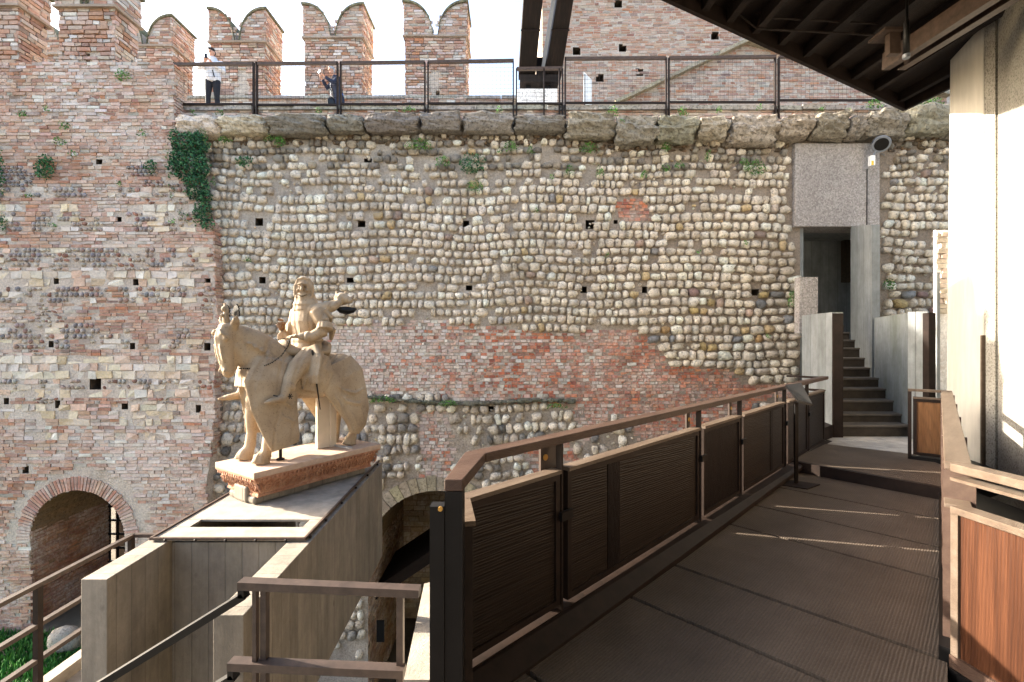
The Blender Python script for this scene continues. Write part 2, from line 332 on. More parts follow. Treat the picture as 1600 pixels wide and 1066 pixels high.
def stone(mb, c, r, Nn=(0, -1, 0), col=(.5, .5, .5), sq=.6, sub=2, rotz=0.0, rough=.12):
    """rounded, slightly squared field stone; r=(half width, depth, half height) in wall frame (X along, Y depth, Z)"""
    V_, F_ = ICO[sub]; vs = []; off = Vector((U(0, 99), U(0, 99), U(0, 99))); cr, sr = math.cos(rotz), math.sin(rotz)
    for v in V_:
        m_ = max(abs(v[0]), abs(v[2]), abs(v[1]) * .8); k = (1 - sq) + sq / max(m_, .3) * .87
        n = 1 + rough * 1.6 * mn.noise(Vector(v) * 1.3 + off) + rough * mn.noise(Vector(v) * 3 + off)
        x, y, z = v[0] * k * n * r[0], v[1] * k * n * r[1], v[2] * k * n * r[2]
        vs.append((c[0] + x * cr - z * sr, c[1] + y, c[2] + x * sr + z * cr))
    mb.add(vs, F_, col)
def inpoly(x, y, P):
    s = False; n = len(P); j = n - 1
    for i in range(n):
        if (P[i][1] > y) != (P[j][1] > y) and x < (P[j][0] - P[i][0]) * (y - P[i][1]) / (P[j][1] - P[i][1]) + P[i][0]: s = not s
        j = i
    return s
def fbm(x, z, s=1.0, o=0): return mn.fractal(Vector((x * s + o, z * s + 7.3, o)), 1.0, 2.0, 4)
def leaves(mb, cx, cy, cz, rx, ry, rz, n, size=.05, cols=None, hang=0):
    cols = cols or [(.03, .09, .025), (.045, .13, .03), (.07, .18, .04), (.02, .06, .02), (.1, .2, .05)]
    for _ in range(n):
        while True:
            a, b_, c = U(-1, 1), U(-1, 1), U(-1, 1)
            if a * a + b_ * b_ + c * c < 1: break
        p = Vector((cx + a * rx, cy + b_ * ry, cz + c * rz - hang * a * a)); s_ = size * U(.5, 1.2)
        q = Vector((U(-1, 1), U(-1, .2), U(-.6, 1))).normalized(); t = q.cross(Vector((U(-1, 1), U(-1, 1), U(-1, 1)))).normalized(); u = q.cross(t)
        mb.add([tuple(p - t * s_ * .5), tuple(p + u * s_ * .35), tuple(p + t * s_ * .55 + q * s_ * .1), tuple(p - u * s_ * .35)], [(0, 1, 2, 3)], vary(random.choice(cols), .3))

# ================================================================ THE SETTING
W = 9.8; YL = 9.5; GZ = -7.6
X_ = Vector((1, 0, 0)); Y_ = Vector((0, 1, 0)); FR = Vector((0, -1, 0)); RT = Vector((1, 0, 0))
wx = lambda px: PX(px, W); wz = lambda py: PZ(py, W); lx = lambda px: PX(px, YL); lz = lambda py: PZ(py, YL)
LG = -5.8
mb = MB(); mb.box(-400, 400, -300, 400, GZ - 1, GZ); mb.build('ground', 'soil', kind='structure')
mb = MB(); mb.box(-24, -6.2, 2, 13, GZ, LG); mb.build('lawn_terrace', 'soil', kind='structure')
# grass by the wall foot
mb = MB()
for _ in range(26000):
    x, y = U(-13, -6.5), U(4.8, 9.4); h = U(.04, .15); a = U(0, 6.28); s = U(.015, .04)
    c = vary(random.choice([(.03, .12, .02), (.05, .17, .03), (.08, .2, .04), (.02, .08, .02)]), .25)
    dx, dy = math.cos(a) * s, math.sin(a) * s; tx, ty = U(-.05, .05), U(-.05, .05)
    mb.add([(x - dx, y - dy, LG), (x + dx, y + dy, LG), (x + tx, y + ty, LG + h)], [(0, 1, 2)], c)
tag(mb.build('grass', 'leaf'), kind='stuff')

def grid_core(mb, xs, zs, Y0, holes, openf=None, depth=.35, xr=None):
    """flat masonry core with real openings: holes = (x0,x1,z0,z1)"""
    X2 = sorted(set([round(v, 4) for v in xs] + [round(h[i], 4) for h in holes for i in (0, 1)]))
    Z2 = sorted(set([round(v, 4) for v in zs] + [round(h[i], 4) for h in holes for i in (2, 3)]))
    for i in range(len(X2) - 1):
        for k in range(len(Z2) - 1):
            xm, zm = (X2[i] + X2[i + 1]) / 2, (Z2[k] + Z2[k + 1]) / 2
            if any(h[0] < xm < h[1] and h[2] < zm < h[3] for h in holes) or (openf and openf(xm, zm)): continue
            a, b_ = X2[i], X2[i + 1]
            if xr:
                r0, r1 = xr(Z2[k]), xr(Z2[k + 1])
                if a >= max(r0, r1): continue
                mb.quad((a, Y0, Z2[k]), (min(b_, r0), Y0, Z2[k]), (min(b_, r1), Y0, Z2[k + 1]), (a, Y0, Z2[k + 1]))
            else: mb.quad((a, Y0, Z2[k]), (b_, Y0, Z2[k]), (b_, Y0, Z2[k + 1]), (a, Y0, Z2[k + 1]))
def recesses(mb, holes, Y0, d=.35):
    for x0, x1, z0, z1 in holes:
        y1 = Y0 + d
        mb.quad((x0, Y0, z0), (x0, y1, z0), (x0, y1, z1), (x0, Y0, z1)).quad((x1, Y0, z0), (x1, Y0, z1), (x1, y1, z1), (x1, y1, z0))
        mb.quad((x0, Y0, z0), (x1, Y0, z0), (x1, y1, z0), (x0, y1, z0)).quad((x0, Y0, z1), (x0, y1, z1), (x1, y1, z1), (x1, Y0, z1))
        mb.quad((x0, y1, z0), (x1, y1, z0), (x1, y1, z1), (x0, y1, z1))
def frange(a, b, s):
    n = max(1, int((b - a) / s)); return [a + (b - a) * i / n for i in range(n + 1)]

# ---------------------------------------------------------------- cobble rampart
PH = [(405, 346, 6, 6), (575, 250, 6, 3), (565, 349, 6, 5), (728, 349, 5, 5), (922, 350, 7, 7), (410, 437, 5, 5), (549, 437, 7, 4), (733, 449, 5, 4), (912, 452, 5, 5), (1007, 452, 4, 5), (1180, 456, 6, 5), (767, 638, 4, 4), (962, 346, 3, 3)]
holes = [(wx(x - a), wx(x + a), wz(y + b_), wz(y - b_)) for x, y, a, b_ in PH]
AX, AR, AZ = wx(682), 107 / F * W, wz(872)
def arch2(x, z): return (abs(x - AX) < AR and z < AZ) or math.hypot(x - AX, z - AZ) < AR
DX0, DX1, DZ0, DZ1 = wx(1250), wx(1372), wz(600), wz(355)
def open2(x, z): return arch2(x, z) or (DX0 < x < DX1 and DZ0 < z < DZ1)
XE = wx(1700)
ramp_w = thing('rampart_wall', 'tall rampart of pale cobbles in rows with brick patch, behind the horse statue', 'wall', loc=(0, 0, 0))
mb = MB(); zs = frange(GZ - .3, AZ, .4) + frange(AZ, AZ + AR, .05) + frange(AZ + AR, wz(212), .35) + [DZ0, DZ1]
xs = frange(lx(262), AX - AR, .35) + frange(AX - AR, AX + AR, .05) + frange(AX + AR, XE, .35) + [DX0, DX1]
grid_core(mb, xs, zs, W, holes, open2)
mb.build('wall_core', 'mortar', ramp_w)
for h_ in holes: mb = MB(); recesses(mb, [h_], W, .5); mb.build('putlog_hole', 'cave', ramp_w)
mb = MB()       # back and top mass of the wall
mb.box(lx(262), wx(1240), W + .6, W + .9, AZ + AR + .1, 4.2); mb.box(DX1, XE, W + .45, W + .7, GZ, 4.2)
mb.box(lx(262), XE, W + .05, 12.9, 4.25, 4.55)
mb.build('wall_body', 'mortar', ramp_w)
# photo-measured facing regions (x,y in photo pixels)
BAND = [(488, 503), (600, 503), (700, 500), (800, 512), (870, 520), (960, 512), (1012, 516), (1034, 548), (1055, 570), (1140, 576), (1155, 600), (1260, 604), (1260, 622), (880, 634), (760, 626), (640, 618), (540, 612), (488, 612)]
BP = [[(966, 318), (985, 306), (1012, 312), (1015, 342), (968, 346)], [(652, 640), (708, 640), (704, 742), (656, 742)], [(826, 690), (868, 676), (900, 700), (900, 745), (822, 750)], [(895, 625), (1180, 612), (1180, 680), (1000, 690), (960, 640), (920, 690), (905, 700)]]
def inbrick(px, py): return inpoly(px, py, BAND) or any(inpoly(px, py, q) for q in BP)
def topx(x, z): return 800 + x * F / W, 532 - z * F / W
mbB = MB()
def keepb(x, z):
    px, py = topx(x, z); px += 10 * mn.noise(Vector((x * 2, z * 2, 1))); py += 6 * mn.noise(Vector((x * 2, z * 2, 5)))
    return inbrick(px, py) and not open2(x, z) and not any(h[0] - .04 < x < h[1] + .04 and h[2] - .02 < z < h[3] + .02 for h in holes)
def colb(x, z):
    px, py = topx(x, z)
    t = min(1, max(0, (px - 560) / 420)) ; t += .25 * fbm(x, z, 1.4)
    if py < 360: t = 1
    if R() > t * .85 + .08: return vary(random.choice(PALE), .14)
    c = vary(random.choice(BV), .2); return c
bricks(mbB, (0, W, 0), X_, FR, wx(480), wx(1262), wz(756), wz(300), .0675, .125, keepb, colb, (.0, .022), .012)
mbB.build('brick_patch', 'brick', ramp_w)
mbS = MB(); z = wz(1030)
while z < wz(212):
    py = 532 - z * F / W
    low = py > 612
    h = U(.155, .2) if py > 300 else U(.13, .17)
    if low: h = U(.16, .25)
    x = lx(300) - U(0, .3); ph = U(0, 9)
    while x < XE:
        px = 800 + x * F / W
        big = 1.0 + .25 * max(0, min(1, (px - 800) / 450)) if py > 330 else .95
        wd = random.choice([U(.09, .15), U(.13, .19), U(.16, .26)]) * big; hh = h * U(.74, 1.08)
        if 560 < py < 605 and px > 1040: wd *= 1.05; hh *= 1.1
        xm = x + wd / 2; zz = z + h / 2 + .11 * mn.noise(Vector((xm * .6, z * .5, 3))) + U(-.012, .012)
        ppx, ppy = topx(xm, zz)
        ok = not open2(xm, zz) and not open2(xm - wd * .5, zz) and not open2(xm + wd * .5, zz) and not keepb(xm, zz)
        ok = ok and not any(h_[0] - wd * .3 < xm < h_[1] + wd * .3 and h_[2] - .06 < zz < h_[3] + .07 for h_ in holes)
        if math.hypot(xm - AX, zz - AZ) < AR + .42 and zz > AZ - .3: ok = False
        if 1228 < ppx < 1378 and ppy < 360: ok = False
        dens = .96 if not low else .78
        if ppy < 300: dens = .78 + .2 * fbm(xm, zz, 1.2, 3)
        if ok and R() < dens:
            c = pick(ST, SW)
            if ppx < 560 and ppy < 500: c = pick(ST[:5], [7, 5, 2, 7, 2])
            if low: c = pick(ST[:5] + [(.3, .28, .25), (.22, .21, .19)], [5, 3, 4, 4, 5, 3, 2])
            if 1000 < ppx and 440 < ppy < 560 and R() < .16: c = random.choice([(.55, .42, .2), (.36, .24, .22), (.3, .3, .3), (.5, .33, .16)])
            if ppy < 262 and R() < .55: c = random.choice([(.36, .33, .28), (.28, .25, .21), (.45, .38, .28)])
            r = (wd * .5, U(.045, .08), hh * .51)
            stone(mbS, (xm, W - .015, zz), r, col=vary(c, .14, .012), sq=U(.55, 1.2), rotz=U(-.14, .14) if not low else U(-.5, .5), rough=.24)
        x += wd + U(.004, .014)
    z += h * .99
for _ in range(1500):     # small pinning chips between the stones
    px, py = U(300, 1480), U(215, 770); x, zz = wx(px), wz(py)
    if open2(x, zz) or keepb(x, zz) or (1228 < px < 1378) or math.hypot(x - AX, zz - AZ) < AR + .4: continue
    stone(mbS, (x, W - .005, zz), (U(.02, .05), .035, U(.015, .035)), col=vary(pick(ST, SW), .2), sub=1, sq=.6, rotz=U(-.6, .6))
mbS.build('cobble_facing', 'stone', ramp_w, smooth=True)
# weedy drip ledge
mb = MB()
for i in range(46):
    px = 548 + i * 7.6; x = wx(px); zz = wz(622 + 4 * math.sin(px * .02) + (px - 548) * .02)
    stone(mb, (x, W - .03, zz), (U(.06, .13), U(.07, .11), U(.03, .06)), col=vary((.16, .16, .12), .3), sq=.8, rough=.25)
mb.build('drip_ledge', 'cope', ramp_w, smooth=True)
# coping
CS = [(283, 345, 185, 212), (345, 419, 185, 208), (421, 512, 184, 210), (514, 570, 184, 205), (572, 656, 181, 206), (658, 720, 180, 204), (722, 803, 181, 206), (805, 883, 185, 205), (886, 960, 184, 214), (962, 1024, 187, 223), (1024, 1085, 187, 221), (1086, 1135, 190, 217), (1137, 1212, 188, 223), (1212, 1264, 187, 215), (1266, 1318, 183, 216), (1318, 1344, 186, 215), (1345, 1410, 179, 214), (1411, 1484, 168, 209), (1486, 1560, 170, 210)]
yc = W - .2
for i, (a, b_, t, l) in enumerate(CS):
    mb = MB(); xm = PX((a + b_) / 2, yc); hw = (b_ - a) / 2 / F * yc; zc = PZ((t + l) / 2, yc); hh = (l - t) / 2 / F * yc
    d = .26 if a < 880 else .3; vs = []; off = Vector((i * 3.1, 1, 2))
    nx, nz, ny = 9, 6, 6
    bm = bmesh.new(); bmesh.ops.create_cube(bm, size=2); bmesh.ops.subdivide_edges(bm, edges=bm.edges[:], cuts=11, use_grid_fill=True)
    bm.verts.ensure_lookup_table(); k0 = .66 if a < 880 else .8
    for v in bm.verts:
        q = v.co.copy(); L = (abs(q.x) ** 7 + abs(q.y) ** 7 + abs(q.z) ** 7) ** (1 / 7); q = q / L if L > 0 else q
        q = q * k0 + v.co * (1 - k0) * .97
        A_ = 1.3 if a < 880 else 1.9; n = 1 + A_ * (.12 * mn.noise(q * 1.3 + off) + .08 * mn.noise(q * 3 + off) + .04 * mn.noise(q * 8 + off) + .025 * mn.noise(q * 16 + off))
        q *= n
        if q.z < 0 and q.y < 0: q.y *= 1 + .38 * q.z      # undercut lower front edge
        vs.append((xm + q.x * hw * .985, yc + .12 + q.y * d * (1.2 if a < 880 else 1.25), zc + q.z * hh * 1.06))
    mb.add(vs, [tuple(v.index for v in f.verts) for f in bm.faces], vary((.6, .52, .44) if i < 2 else ((.27, .245, .22) if a < 880 else (.36, .325, .26)), .22)); bm.free()
    mb.build('coping_stone', 'cope', ramp_w)
mb = MB()
for i in range(900):        # soot-brown rubble bed under the coping
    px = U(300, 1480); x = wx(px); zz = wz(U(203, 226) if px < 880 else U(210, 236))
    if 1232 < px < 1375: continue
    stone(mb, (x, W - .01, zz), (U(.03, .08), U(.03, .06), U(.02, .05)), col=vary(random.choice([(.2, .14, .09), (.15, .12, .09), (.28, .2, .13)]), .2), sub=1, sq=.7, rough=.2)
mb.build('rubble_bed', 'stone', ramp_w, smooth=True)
# low kerb of brick and slab caps that carries the railing
mb = MB(); kz0, kz1 = PZ(190, W), PZ(171.5, W)
mb.box(lx(268), XE, W + .03, W + .35, kz0 - .1, kz1 - .002); mb.build('kerb_core', 'mortar_b', ramp_w)
mb = MB(); bricks(mb, (0, W + .03, 0), X_, FR, lx(270), XE, kz0 - .06, kz1, .066, .24, None, lambda x, z: vary(pick(BR, BW), .2) if R() > .3 else vary(random.choice(PALE), .2), (.0, .03), .014)
mb.build('kerb_brickwork', 'brick', ramp_w)
mb = MB(); x = lx(270)
while x < XE:
    l_ = U(.35, 1.1); mb.box(x, x + l_ - .012, W - .03 - U(0, .03), W + .4, kz1 + U(.001, .006), PZ(164.5, W) + U(-.01, .01), vary((.42, .39, .34), .15), j=.006); x += l_
mb.build('kerb_cap', 'cope', ramp_w)
# voussoirs and arch barrel
def arch_ring(mb, cx, cz, r, y0, n, th, cols, dep=.06, a0=0, a1=math.pi, gap=.006, jit=.02):
    for i in range(n):
        t0 = a0 + (a1 - a0) * i / n + gap / r; t1 = a0 + (a1 - a0) * (i + 1) / n - gap / r; r1 = r + th * U(.92, 1.06); y = y0 - dep - U(0, jit)
        P = [(r, t0), (r1, t0), (r1, t1), (r, t1)]
        f = [(cx + q * math.cos(t), y, cz + q * math.sin(t)) for q, t in P]; bk = [(p[0], y0 + .05, p[2]) for p in f]
        mb.add(f + bk, [(0, 1, 2, 3), (0, 4, 5, 1), (1, 5, 6, 2), (2, 6, 7, 3), (3, 7, 4, 0)], vary(random.choice(cols), .12))
def barrel(mb, cx, cz, r, y0, y1, zb, nb=14, seg=22, ch=.066, cols=None, colf=None):
    """brick-lined arch interior: jambs, vault"""
    prof = [(cx - r, zb + (cz - zb) * i / nb) for i in range(nb + 1)] + [(cx - r * math.cos(math.pi * i / seg), cz + r * math.sin(math.pi * i / seg)) for i in range(1, seg)] + [(cx + r, cz - (cz - zb) * i / nb) for i in range(nb + 1)]
    mb2 = mb
    for i in range(len(prof) - 1):
        a, b_ = prof[i], prof[i + 1]; mb2.quad((a[0], y0, a[1]), (b_[0], y0, b_[1]), (b_[0], y1, b_[1]), (a[0], y1, a[1]), vary(cols[0], .05))
def lining(mb, x, nsign, y0, y1, z0, z1, cols, bl=.25, ch=.068):
    bricks(mb, (x, 0, 0), Y_, Vector((nsign, 0, 0)), y0, y1, z0, z1, ch, bl, None, lambda u, z: vary(random.choice(cols), .15), (.004, .02), .014)
mb = MB(); arch_ring(mb, AX, AZ, AR, W, 26, .3, [(.5, .43, .3), (.46, .4, .3), (.55, .48, .34), (.42, .37, .28)], .03)
mb.build('arch_voussoirs', 'stone', ramp_w)
mb = MB(); barrel(mb, AX, AZ, AR, W, W + 3.2, GZ, cols=[(.3, .22, .13)])
mb.quad((AX - AR, W + 3.2, GZ), (AX + AR, W + 3.2, GZ), (AX + AR, W + 3.2, AZ + AR), (AX - AR, W + 3.2, AZ + AR), (.3, .22, .14))
mb.build('arch_vault', 'stone', ramp_w)
mb = MB(); lining(mb, AX - AR, 1, W, W + 3.2, GZ, AZ, [(.36, .22, .13), (.3, .19, .12), (.4, .28, .17)])
bricks(mb, (0, W + 3.2, 0), X_, FR, AX - AR, AX + AR, GZ, AZ + AR, .14, .3, arch2, lambda x, z: vary(random.choice([(.34, .25, .15), (.28, .2, .13), (.4, .31, .2)]), .15), (.004, .03), .016)
mb.build('arch_lining', 'brick', ramp_w)
mb = MB(); mb.beam((AX - AR - .2, W + 1.4, PZ(905, W + 1.4)), (AX + AR, W + 1.4, PZ(770, W + 1.4)), 1.8, .22); mb.build('inner_stair_soffit', 'roofwood', ramp_w)
for px, py in ((1461, 236), (1456, 345), (1440, 457)):
    pass

# ---------------------------------------------------------------- left curtain wall (mixed bands)
def xr_(z):
    py = 532 - z * F / YL
    pts = [(-200, 271), (196, 271), (215, 292), (260, 302), (330, 318), (352, 331), (400, 334), (450, 336), (520, 340), (600, 334), (700, 330), (760, 322), (2000, 322)]
    for (a, p), (b_, q) in zip(pts, pts[1:]):
        if a <= py <= b_: return lx(p + (q - p) * (py - a) / (b_ - a) + (2.5 * mn.noise(Vector((0, 0, z * 3)))))
    return lx(322)
LX, LR, LZ = lx(121.5), 74 / F * YL, lz(839)
def arch1(x, z): return (abs(x - LX) < LR and z < LZ) or math.hypot(x - LX, z - LZ) < LR
LH = [(155, 252, 5, 4), (185, 342, 5, 4), (88, 438, 4, 5), (213, 440, 5, 5), (324, 438, 5, 4), (207, 540, 4, 5), (80, 537, 4, 5), (324, 541, 5, 6), (310, 638, 4, 6), (195, 634, 5, 5), (90, 631, 4, 6), (10, 626, 4, 5), (149, 598, 9, 10), (40, 733, 5, 6)]
lholes = [(lx(x - a), lx(x + a), lz(y + b_), lz(y - b_)) for x, y, a, b_ in LH]
XL0 = lx(-180); LTOP = lz(100)
lw = thing('curtain_wall', 'weathered red brick curtain wall with bands of cobbles and a brick arch at its foot', 'wall')
mb = MB(); zs = frange(GZ - .3, LZ, .4) + frange(LZ, LZ + LR, .04) + frange(LZ + LR, LTOP, .15); xs = frange(XL0, LX - LR, .3) + frange(LX - LR, LX + LR, .04) + frange(LX + LR, lx(345), .2)
grid_core(mb, xs, zs, YL, lholes, arch1, xr=xr_)
for a, b_ in zip(sorted(zs), sorted(zs)[1:]): mb.quad((xr_(a), YL, a), (xr_(a), W + .1, a), (xr_(b_), W + .1, b_), (xr_(b_), YL, b_))
mb.quad((XL0, YL, LTOP), (lx(271), YL, LTOP), (lx(271), W + .1, LTOP), (XL0, W + .1, LTOP)).quad((XL0, W + .1, 4), (XL0, W + .1, LTOP), (lx(271), W + .1, LTOP), (lx(271), W + .1, 4))

mb.build('wall_core', 'mortar_b', lw)
for h_ in lholes: mb = MB(); recesses(mb, [h_], YL, .4); mb.build('putlog_hole', 'cave', lw)
def okL(x, z, m_=.03):
    return x < xr_(z) + .04 and not arch1(x, z) and math.hypot(x - LX, z - LZ) > (LR + .42 if z > LZ - .1 else 0) and not any(h[0] - m_ < x < h[1] + m_ and h[2] - .01 < z < h[3] + .01 for h in lholes)
mbB = MB(); mbS = MB(); z = GZ
OCH = [(.6, .5, .35), (.64, .56, .42), (.55, .44, .28), (.64, .6, .52), (.58, .42, .31), (.55, .5, .43)]
COB = [(.5, .43, .4), (.4, .37, .37), (.52, .4, .35), (.58, .53, .47), (.36, .33, .33), (.46, .3, .25), (.56, .48, .42)]
while z < LTOP:
    py = 532 - z * F / YL; f = 0.5 + fbm(0, z, 2.3, 11)
    if py > 690 or py < 262: typ = 'b'
    elif 262 <= py < 300: typ = 'm'
    elif 300 <= py < 545: typ = ['c', 'c', 'b', 'b', 'c', 'c', 'o', 'b'][int(z * 5.6) % 8]
    else: typ = ['o', 'o', 'b', 'o', 'c', 'o', 'o', 'b'][int(z * 5.1) % 8]
    h = {'b': .066, 'm': .07, 'c': .105, 'o': .15}[typ] * U(.93, 1.08); x = XL0 - U(0, .3)
    while x < lx(350):
        t = typ; px = 800 + x * F / YL; q = fbm(x, z, .9, 5)
        if typ in 'co' and (px > 300 or q > .18): t = 'b2'
        if typ == 'c' and (q < -.12 or fbm(x, z, 2.2, 9) > .2): t = 'gap' if R() < .75 else 'o2'
        if typ == 'b' and 262 < py < 690 and q < -.3: t = 'gap'
        if typ == 'm' and q < .0: t = 'c2'
        if t == 'gap':
            L = U(.05, .14); xm = x + L / 2
            if okL(xm, z + h / 2, .05) and R() < .75: stone(mbS, (xm, YL - .0, z + h / 2 + U(-.01, .01)), (L * .5, .03, h * U(.35, .52)), col=vary(random.choice([(.6, .52, .4), (.52, .42, .34), (.46, .36, .3), (.64, .58, .48), (.42, .22, .16)]), .15, .02), sub=1, sq=.9, rotz=U(-.4, .4), rough=.25)
            x += L; continue
        if t in ('b', 'm', 'b2'):
            L = .24 * (U(.42, .6) if R() < .3 else U(.7, 1.12)); n = max(1, round(h / .066)); xm = x + L / 2
            for k in range(n):
                z0 = z + h * k / n; z1 = z + h * (k + 1) / n
                if okL(xm, (z0 + z1) / 2) and okL(xm - L * .45, z0) and (xm + L * .4 < xr_(z0) + .06) and R() > .02:
                    c = vary(pick(BR, BW), .15)
                    wv_ = fbm(x, z, .45, 2)
                    if R() < .1 + .9 * wv_ + (.12 if 680 < py < 790 else 0): c = vary(random.choice(PALE), .12)
                    if py > 860: c = vary(random.choice(BR[:4]), .2)
                    brick_one(mbB, Vector((0, YL, 0)), X_, FR, x + .006, x + L - .006, z0 + .006, z1 - .006, U(.002, .026), c, .007)
            x += L
        elif t in ('c', 'c2'):
            L = U(.07, .115) if h > .09 else U(.06, .09); xm = x + L / 2; 
            if okL(xm, z + h / 2, .05) and R() > .12: stone(mbS, (xm, YL - .01, z + h / 2), (L * .46, .045, h * .5), col=vary(random.choice(COB), .15), sub=1 if px < 200 else 2, sq=.25, rotz=-.35, rough=.08)
            x += L + .008
        else:
            L = U(.12, .34); xm = x + L / 2
            if okL(xm, z + h / 2, .06) and okL(xm + L * .4, z + h / 2) and R() > .08:
                brick_one(mbB, Vector((0, YL, 0)), X_, FR, x + .006, x + L - .006, z + .008, z + h - .006, U(-.005, .025), vary(random.choice(OCH), .16, .03), .02)
            x += L
    z += h
mbB.build('brickwork', 'brick', lw); mbS.build('cobble_bands', 'stone', lw, smooth=True)
mb = MB(); bricks(mb, (lx(271), 0, 0), Y_, RT, YL, W + .08, 4.0, LTOP, .066, .25)
for zz in frange(-2.3, 4.3, .067): 
    y = YL
    while y < W - .02:
        L = U(.12, .26); e = min(y + L, W); brick_one(mb, Vector((xr_(zz), 0, 0)), Y_, RT, y, e - .01, zz, zz + .055, U(0, .04), vary(pick(BR, BW)), .008); y += L
mb.build('return_brickwork', 'brick', lw)
mb = MB(); arch_ring(mb, LX, LZ, LR, YL, 56, .27, [(.42, .24, .17), (.46, .3, .23), (.4, .2, .14), (.5, .38, .31), (.38, .22, .17)], .01, -.1, math.pi + .1, .008, .015)
mb.build('arch_voussoirs', 'brick', lw)
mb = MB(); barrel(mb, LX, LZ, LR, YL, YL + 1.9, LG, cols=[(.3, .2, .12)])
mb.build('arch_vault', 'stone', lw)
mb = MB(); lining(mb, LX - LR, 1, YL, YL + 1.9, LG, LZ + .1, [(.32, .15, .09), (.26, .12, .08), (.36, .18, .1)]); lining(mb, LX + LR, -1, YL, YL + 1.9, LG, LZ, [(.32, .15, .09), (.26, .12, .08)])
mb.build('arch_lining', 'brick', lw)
gate = MB(); gy = YL + 1.9
for i in range(11): gate.box(LX - LR + .19 * i, LX - LR + .19 * i + .03, gy - .06, gy - .02, GZ, LZ + LR)
for zz in frange(GZ, LZ + LR, .32): gate.box(LX - LR, LX + LR, gy - .08, gy - .05, zz, zz + .05)
tag(gate.build('iron_gate', 'steel'), 'dark iron grating closing the back of the brick arch', 'gate')
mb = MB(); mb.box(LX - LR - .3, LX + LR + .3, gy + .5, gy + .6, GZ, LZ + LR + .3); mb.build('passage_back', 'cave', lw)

# tall brick merlons standing on the curtain wall
def swallow(u, sh, top):
    t = u / .46 if u < .46 else None
    if u < .46: return sh + (top - sh) * math.sqrt(max(0, 1 - (u / .46) ** 2.4))
    if u > .54: return sh + (top - sh) * math.sqrt(max(0, 1 - ((1 - u) / .46) ** 2.4))
    return sh
def merlon(X0, X1, Y0, Y1, zb, sh, top, parent=None, name='merlon', slot=None, hidden_side=False, colset=None, label=None, broken=None):
    root = thing(name, *label) if label else tag(bpy.data.objects.new(name, None))
    if not label: C.objects.link(root); root.parent = parent
    wd = X1 - X0; n = 28; ins = .035; ov = .05
    def outl(u): return swallow(u, sh, top)
    mb = MB()
    def hole_at(x, z): return slot and slot[0] < x < slot[1] and slot[2] < z < slot[3]
    xs_ = sorted([X0 + ins, X1 - ins] + ([slot[0], slot[1]] if slot else [])); zs_ = sorted([zb, sh] + ([slot[2], slot[3]] if slot else []))
    for i in range(len(xs_) - 1):
        for k in range(len(zs_) - 1):
            if hole_at((xs_[i] + xs_[i + 1]) / 2, (zs_[k] + zs_[k + 1]) / 2): continue
            mb.box(xs_[i], xs_[i + 1], Y0 + ins, Y1 - ins, zs_[k], zs_[k + 1])
    for i in range(n):
        u0, u1 = i / n, (i + 1) / n; a, b_ = outl(u0) - .02, outl(u1) - .02
        mb.prism([(X0 - ov + .03 + u0 * (wd + 2 * ov - .06), Y0 - ov + .03), (X0 - ov + .03 + u1 * (wd + 2 * ov - .06), Y0 - ov + .03), (X0 - ov + .03 + u1 * (wd + 2 * ov - .06), Y1 + ov), (X0 - ov + .03 + u0 * (wd + 2 * ov - .06), Y1 + ov)], sh - .05, [max(a, sh), max(b_, sh), max(b_, sh), max(a, sh)])
    mb.build('merlon_core', 'mortar_b', root)
    cf = lambda x, z: vary(pick(BR, BW), .16) if R() > .25 else vary(random.choice(PALE), .12)
    mb = MB()
    bricks(mb, (0, Y0 + ins, 0), X_, FR, X0, X1, zb, sh, .088, .27, (lambda x, z: not hole_at(x, z) and not (broken and abs(x - broken[0]) < .22 + .1 * mn.noise(Vector((x * 5, z * 5, 0))) and broken[1] < z < broken[2])), cf, (ins - .006, ins + .016), .02)
    bricks(mb, (X1 - ins, 0, 0), Y_, RT, Y0, Y1, zb, sh, .088, .27, None, cf, (ins - .006, ins + .016), .02)
    bricks(mb, (X0 + ins, 0, 0), Y_, -RT, Y0, Y1, zb, sh, .088, .27, None, cf, (ins - .006, ins + .016), .02)
    kp = lambda x, z: z < outl((x - X0 + ov) / (wd + 2 * ov)) - .02
    bricks(mb, (0, Y0 - ov + .03, 0), X_, FR, X0 - ov, X1 + ov, sh, top, .088, .27, kp, cf, (.006, .03), .02)
    bricks(mb, (X1 + ov - .03, 0, 0), Y_, RT, Y0 - ov, Y1 + ov, sh, top - .04, .088, .27, None, cf, (.006, .03), .02)
    bricks(mb, (X0 - ov + .03, 0, 0), Y_, -RT, Y0 - ov, Y1 + ov, sh, top - .04, .088, .27, None, cf, (.006, .03), .02)
    mb.box(X0 - ov - .02, X1 + ov + .02, Y0 - ov - .02, Y1 + ov + .02, sh - .05, sh + .0, (.33, .26, .2), .01)
    mb.build('brickwork', 'tbrick', root)
    mb = MB()
    for i in range(n):       # mossy cap tiles following the swallow-tail
        u0, u1 = i / n, (i + 1) / n
        if .45 < (u0 + u1) / 2 < .55: continue
        a, b_ = outl(u0), outl(u1); x0, x1 = X0 - ov - .03 + u0 * (wd + 2 * ov + .06), X0 - ov - .03 + u1 * (wd + 2 * ov + .06)
        mb.prism([(x0, Y0 - ov - .04), (x1, Y0 - ov - .04), (x1, Y1 + ov + .04), (x0, Y1 + ov + .04)], [max(sh, a - .05), max(sh, b_ - .05)] * 1 + [max(sh, b_ - .05), max(sh, a - .05)], [a + .02, b_ + .02, b_ + .02, a + .02], vary((.2, .19, .12), .25))
    mb.build('merlon_cap', 'cope', root)
    return root
tl = [(-48, 27, 'broad plain brick merlon cut by the left edge of the photo'), (90, 178, 'tallest brick merlon with a narrow slit, second from the left')]
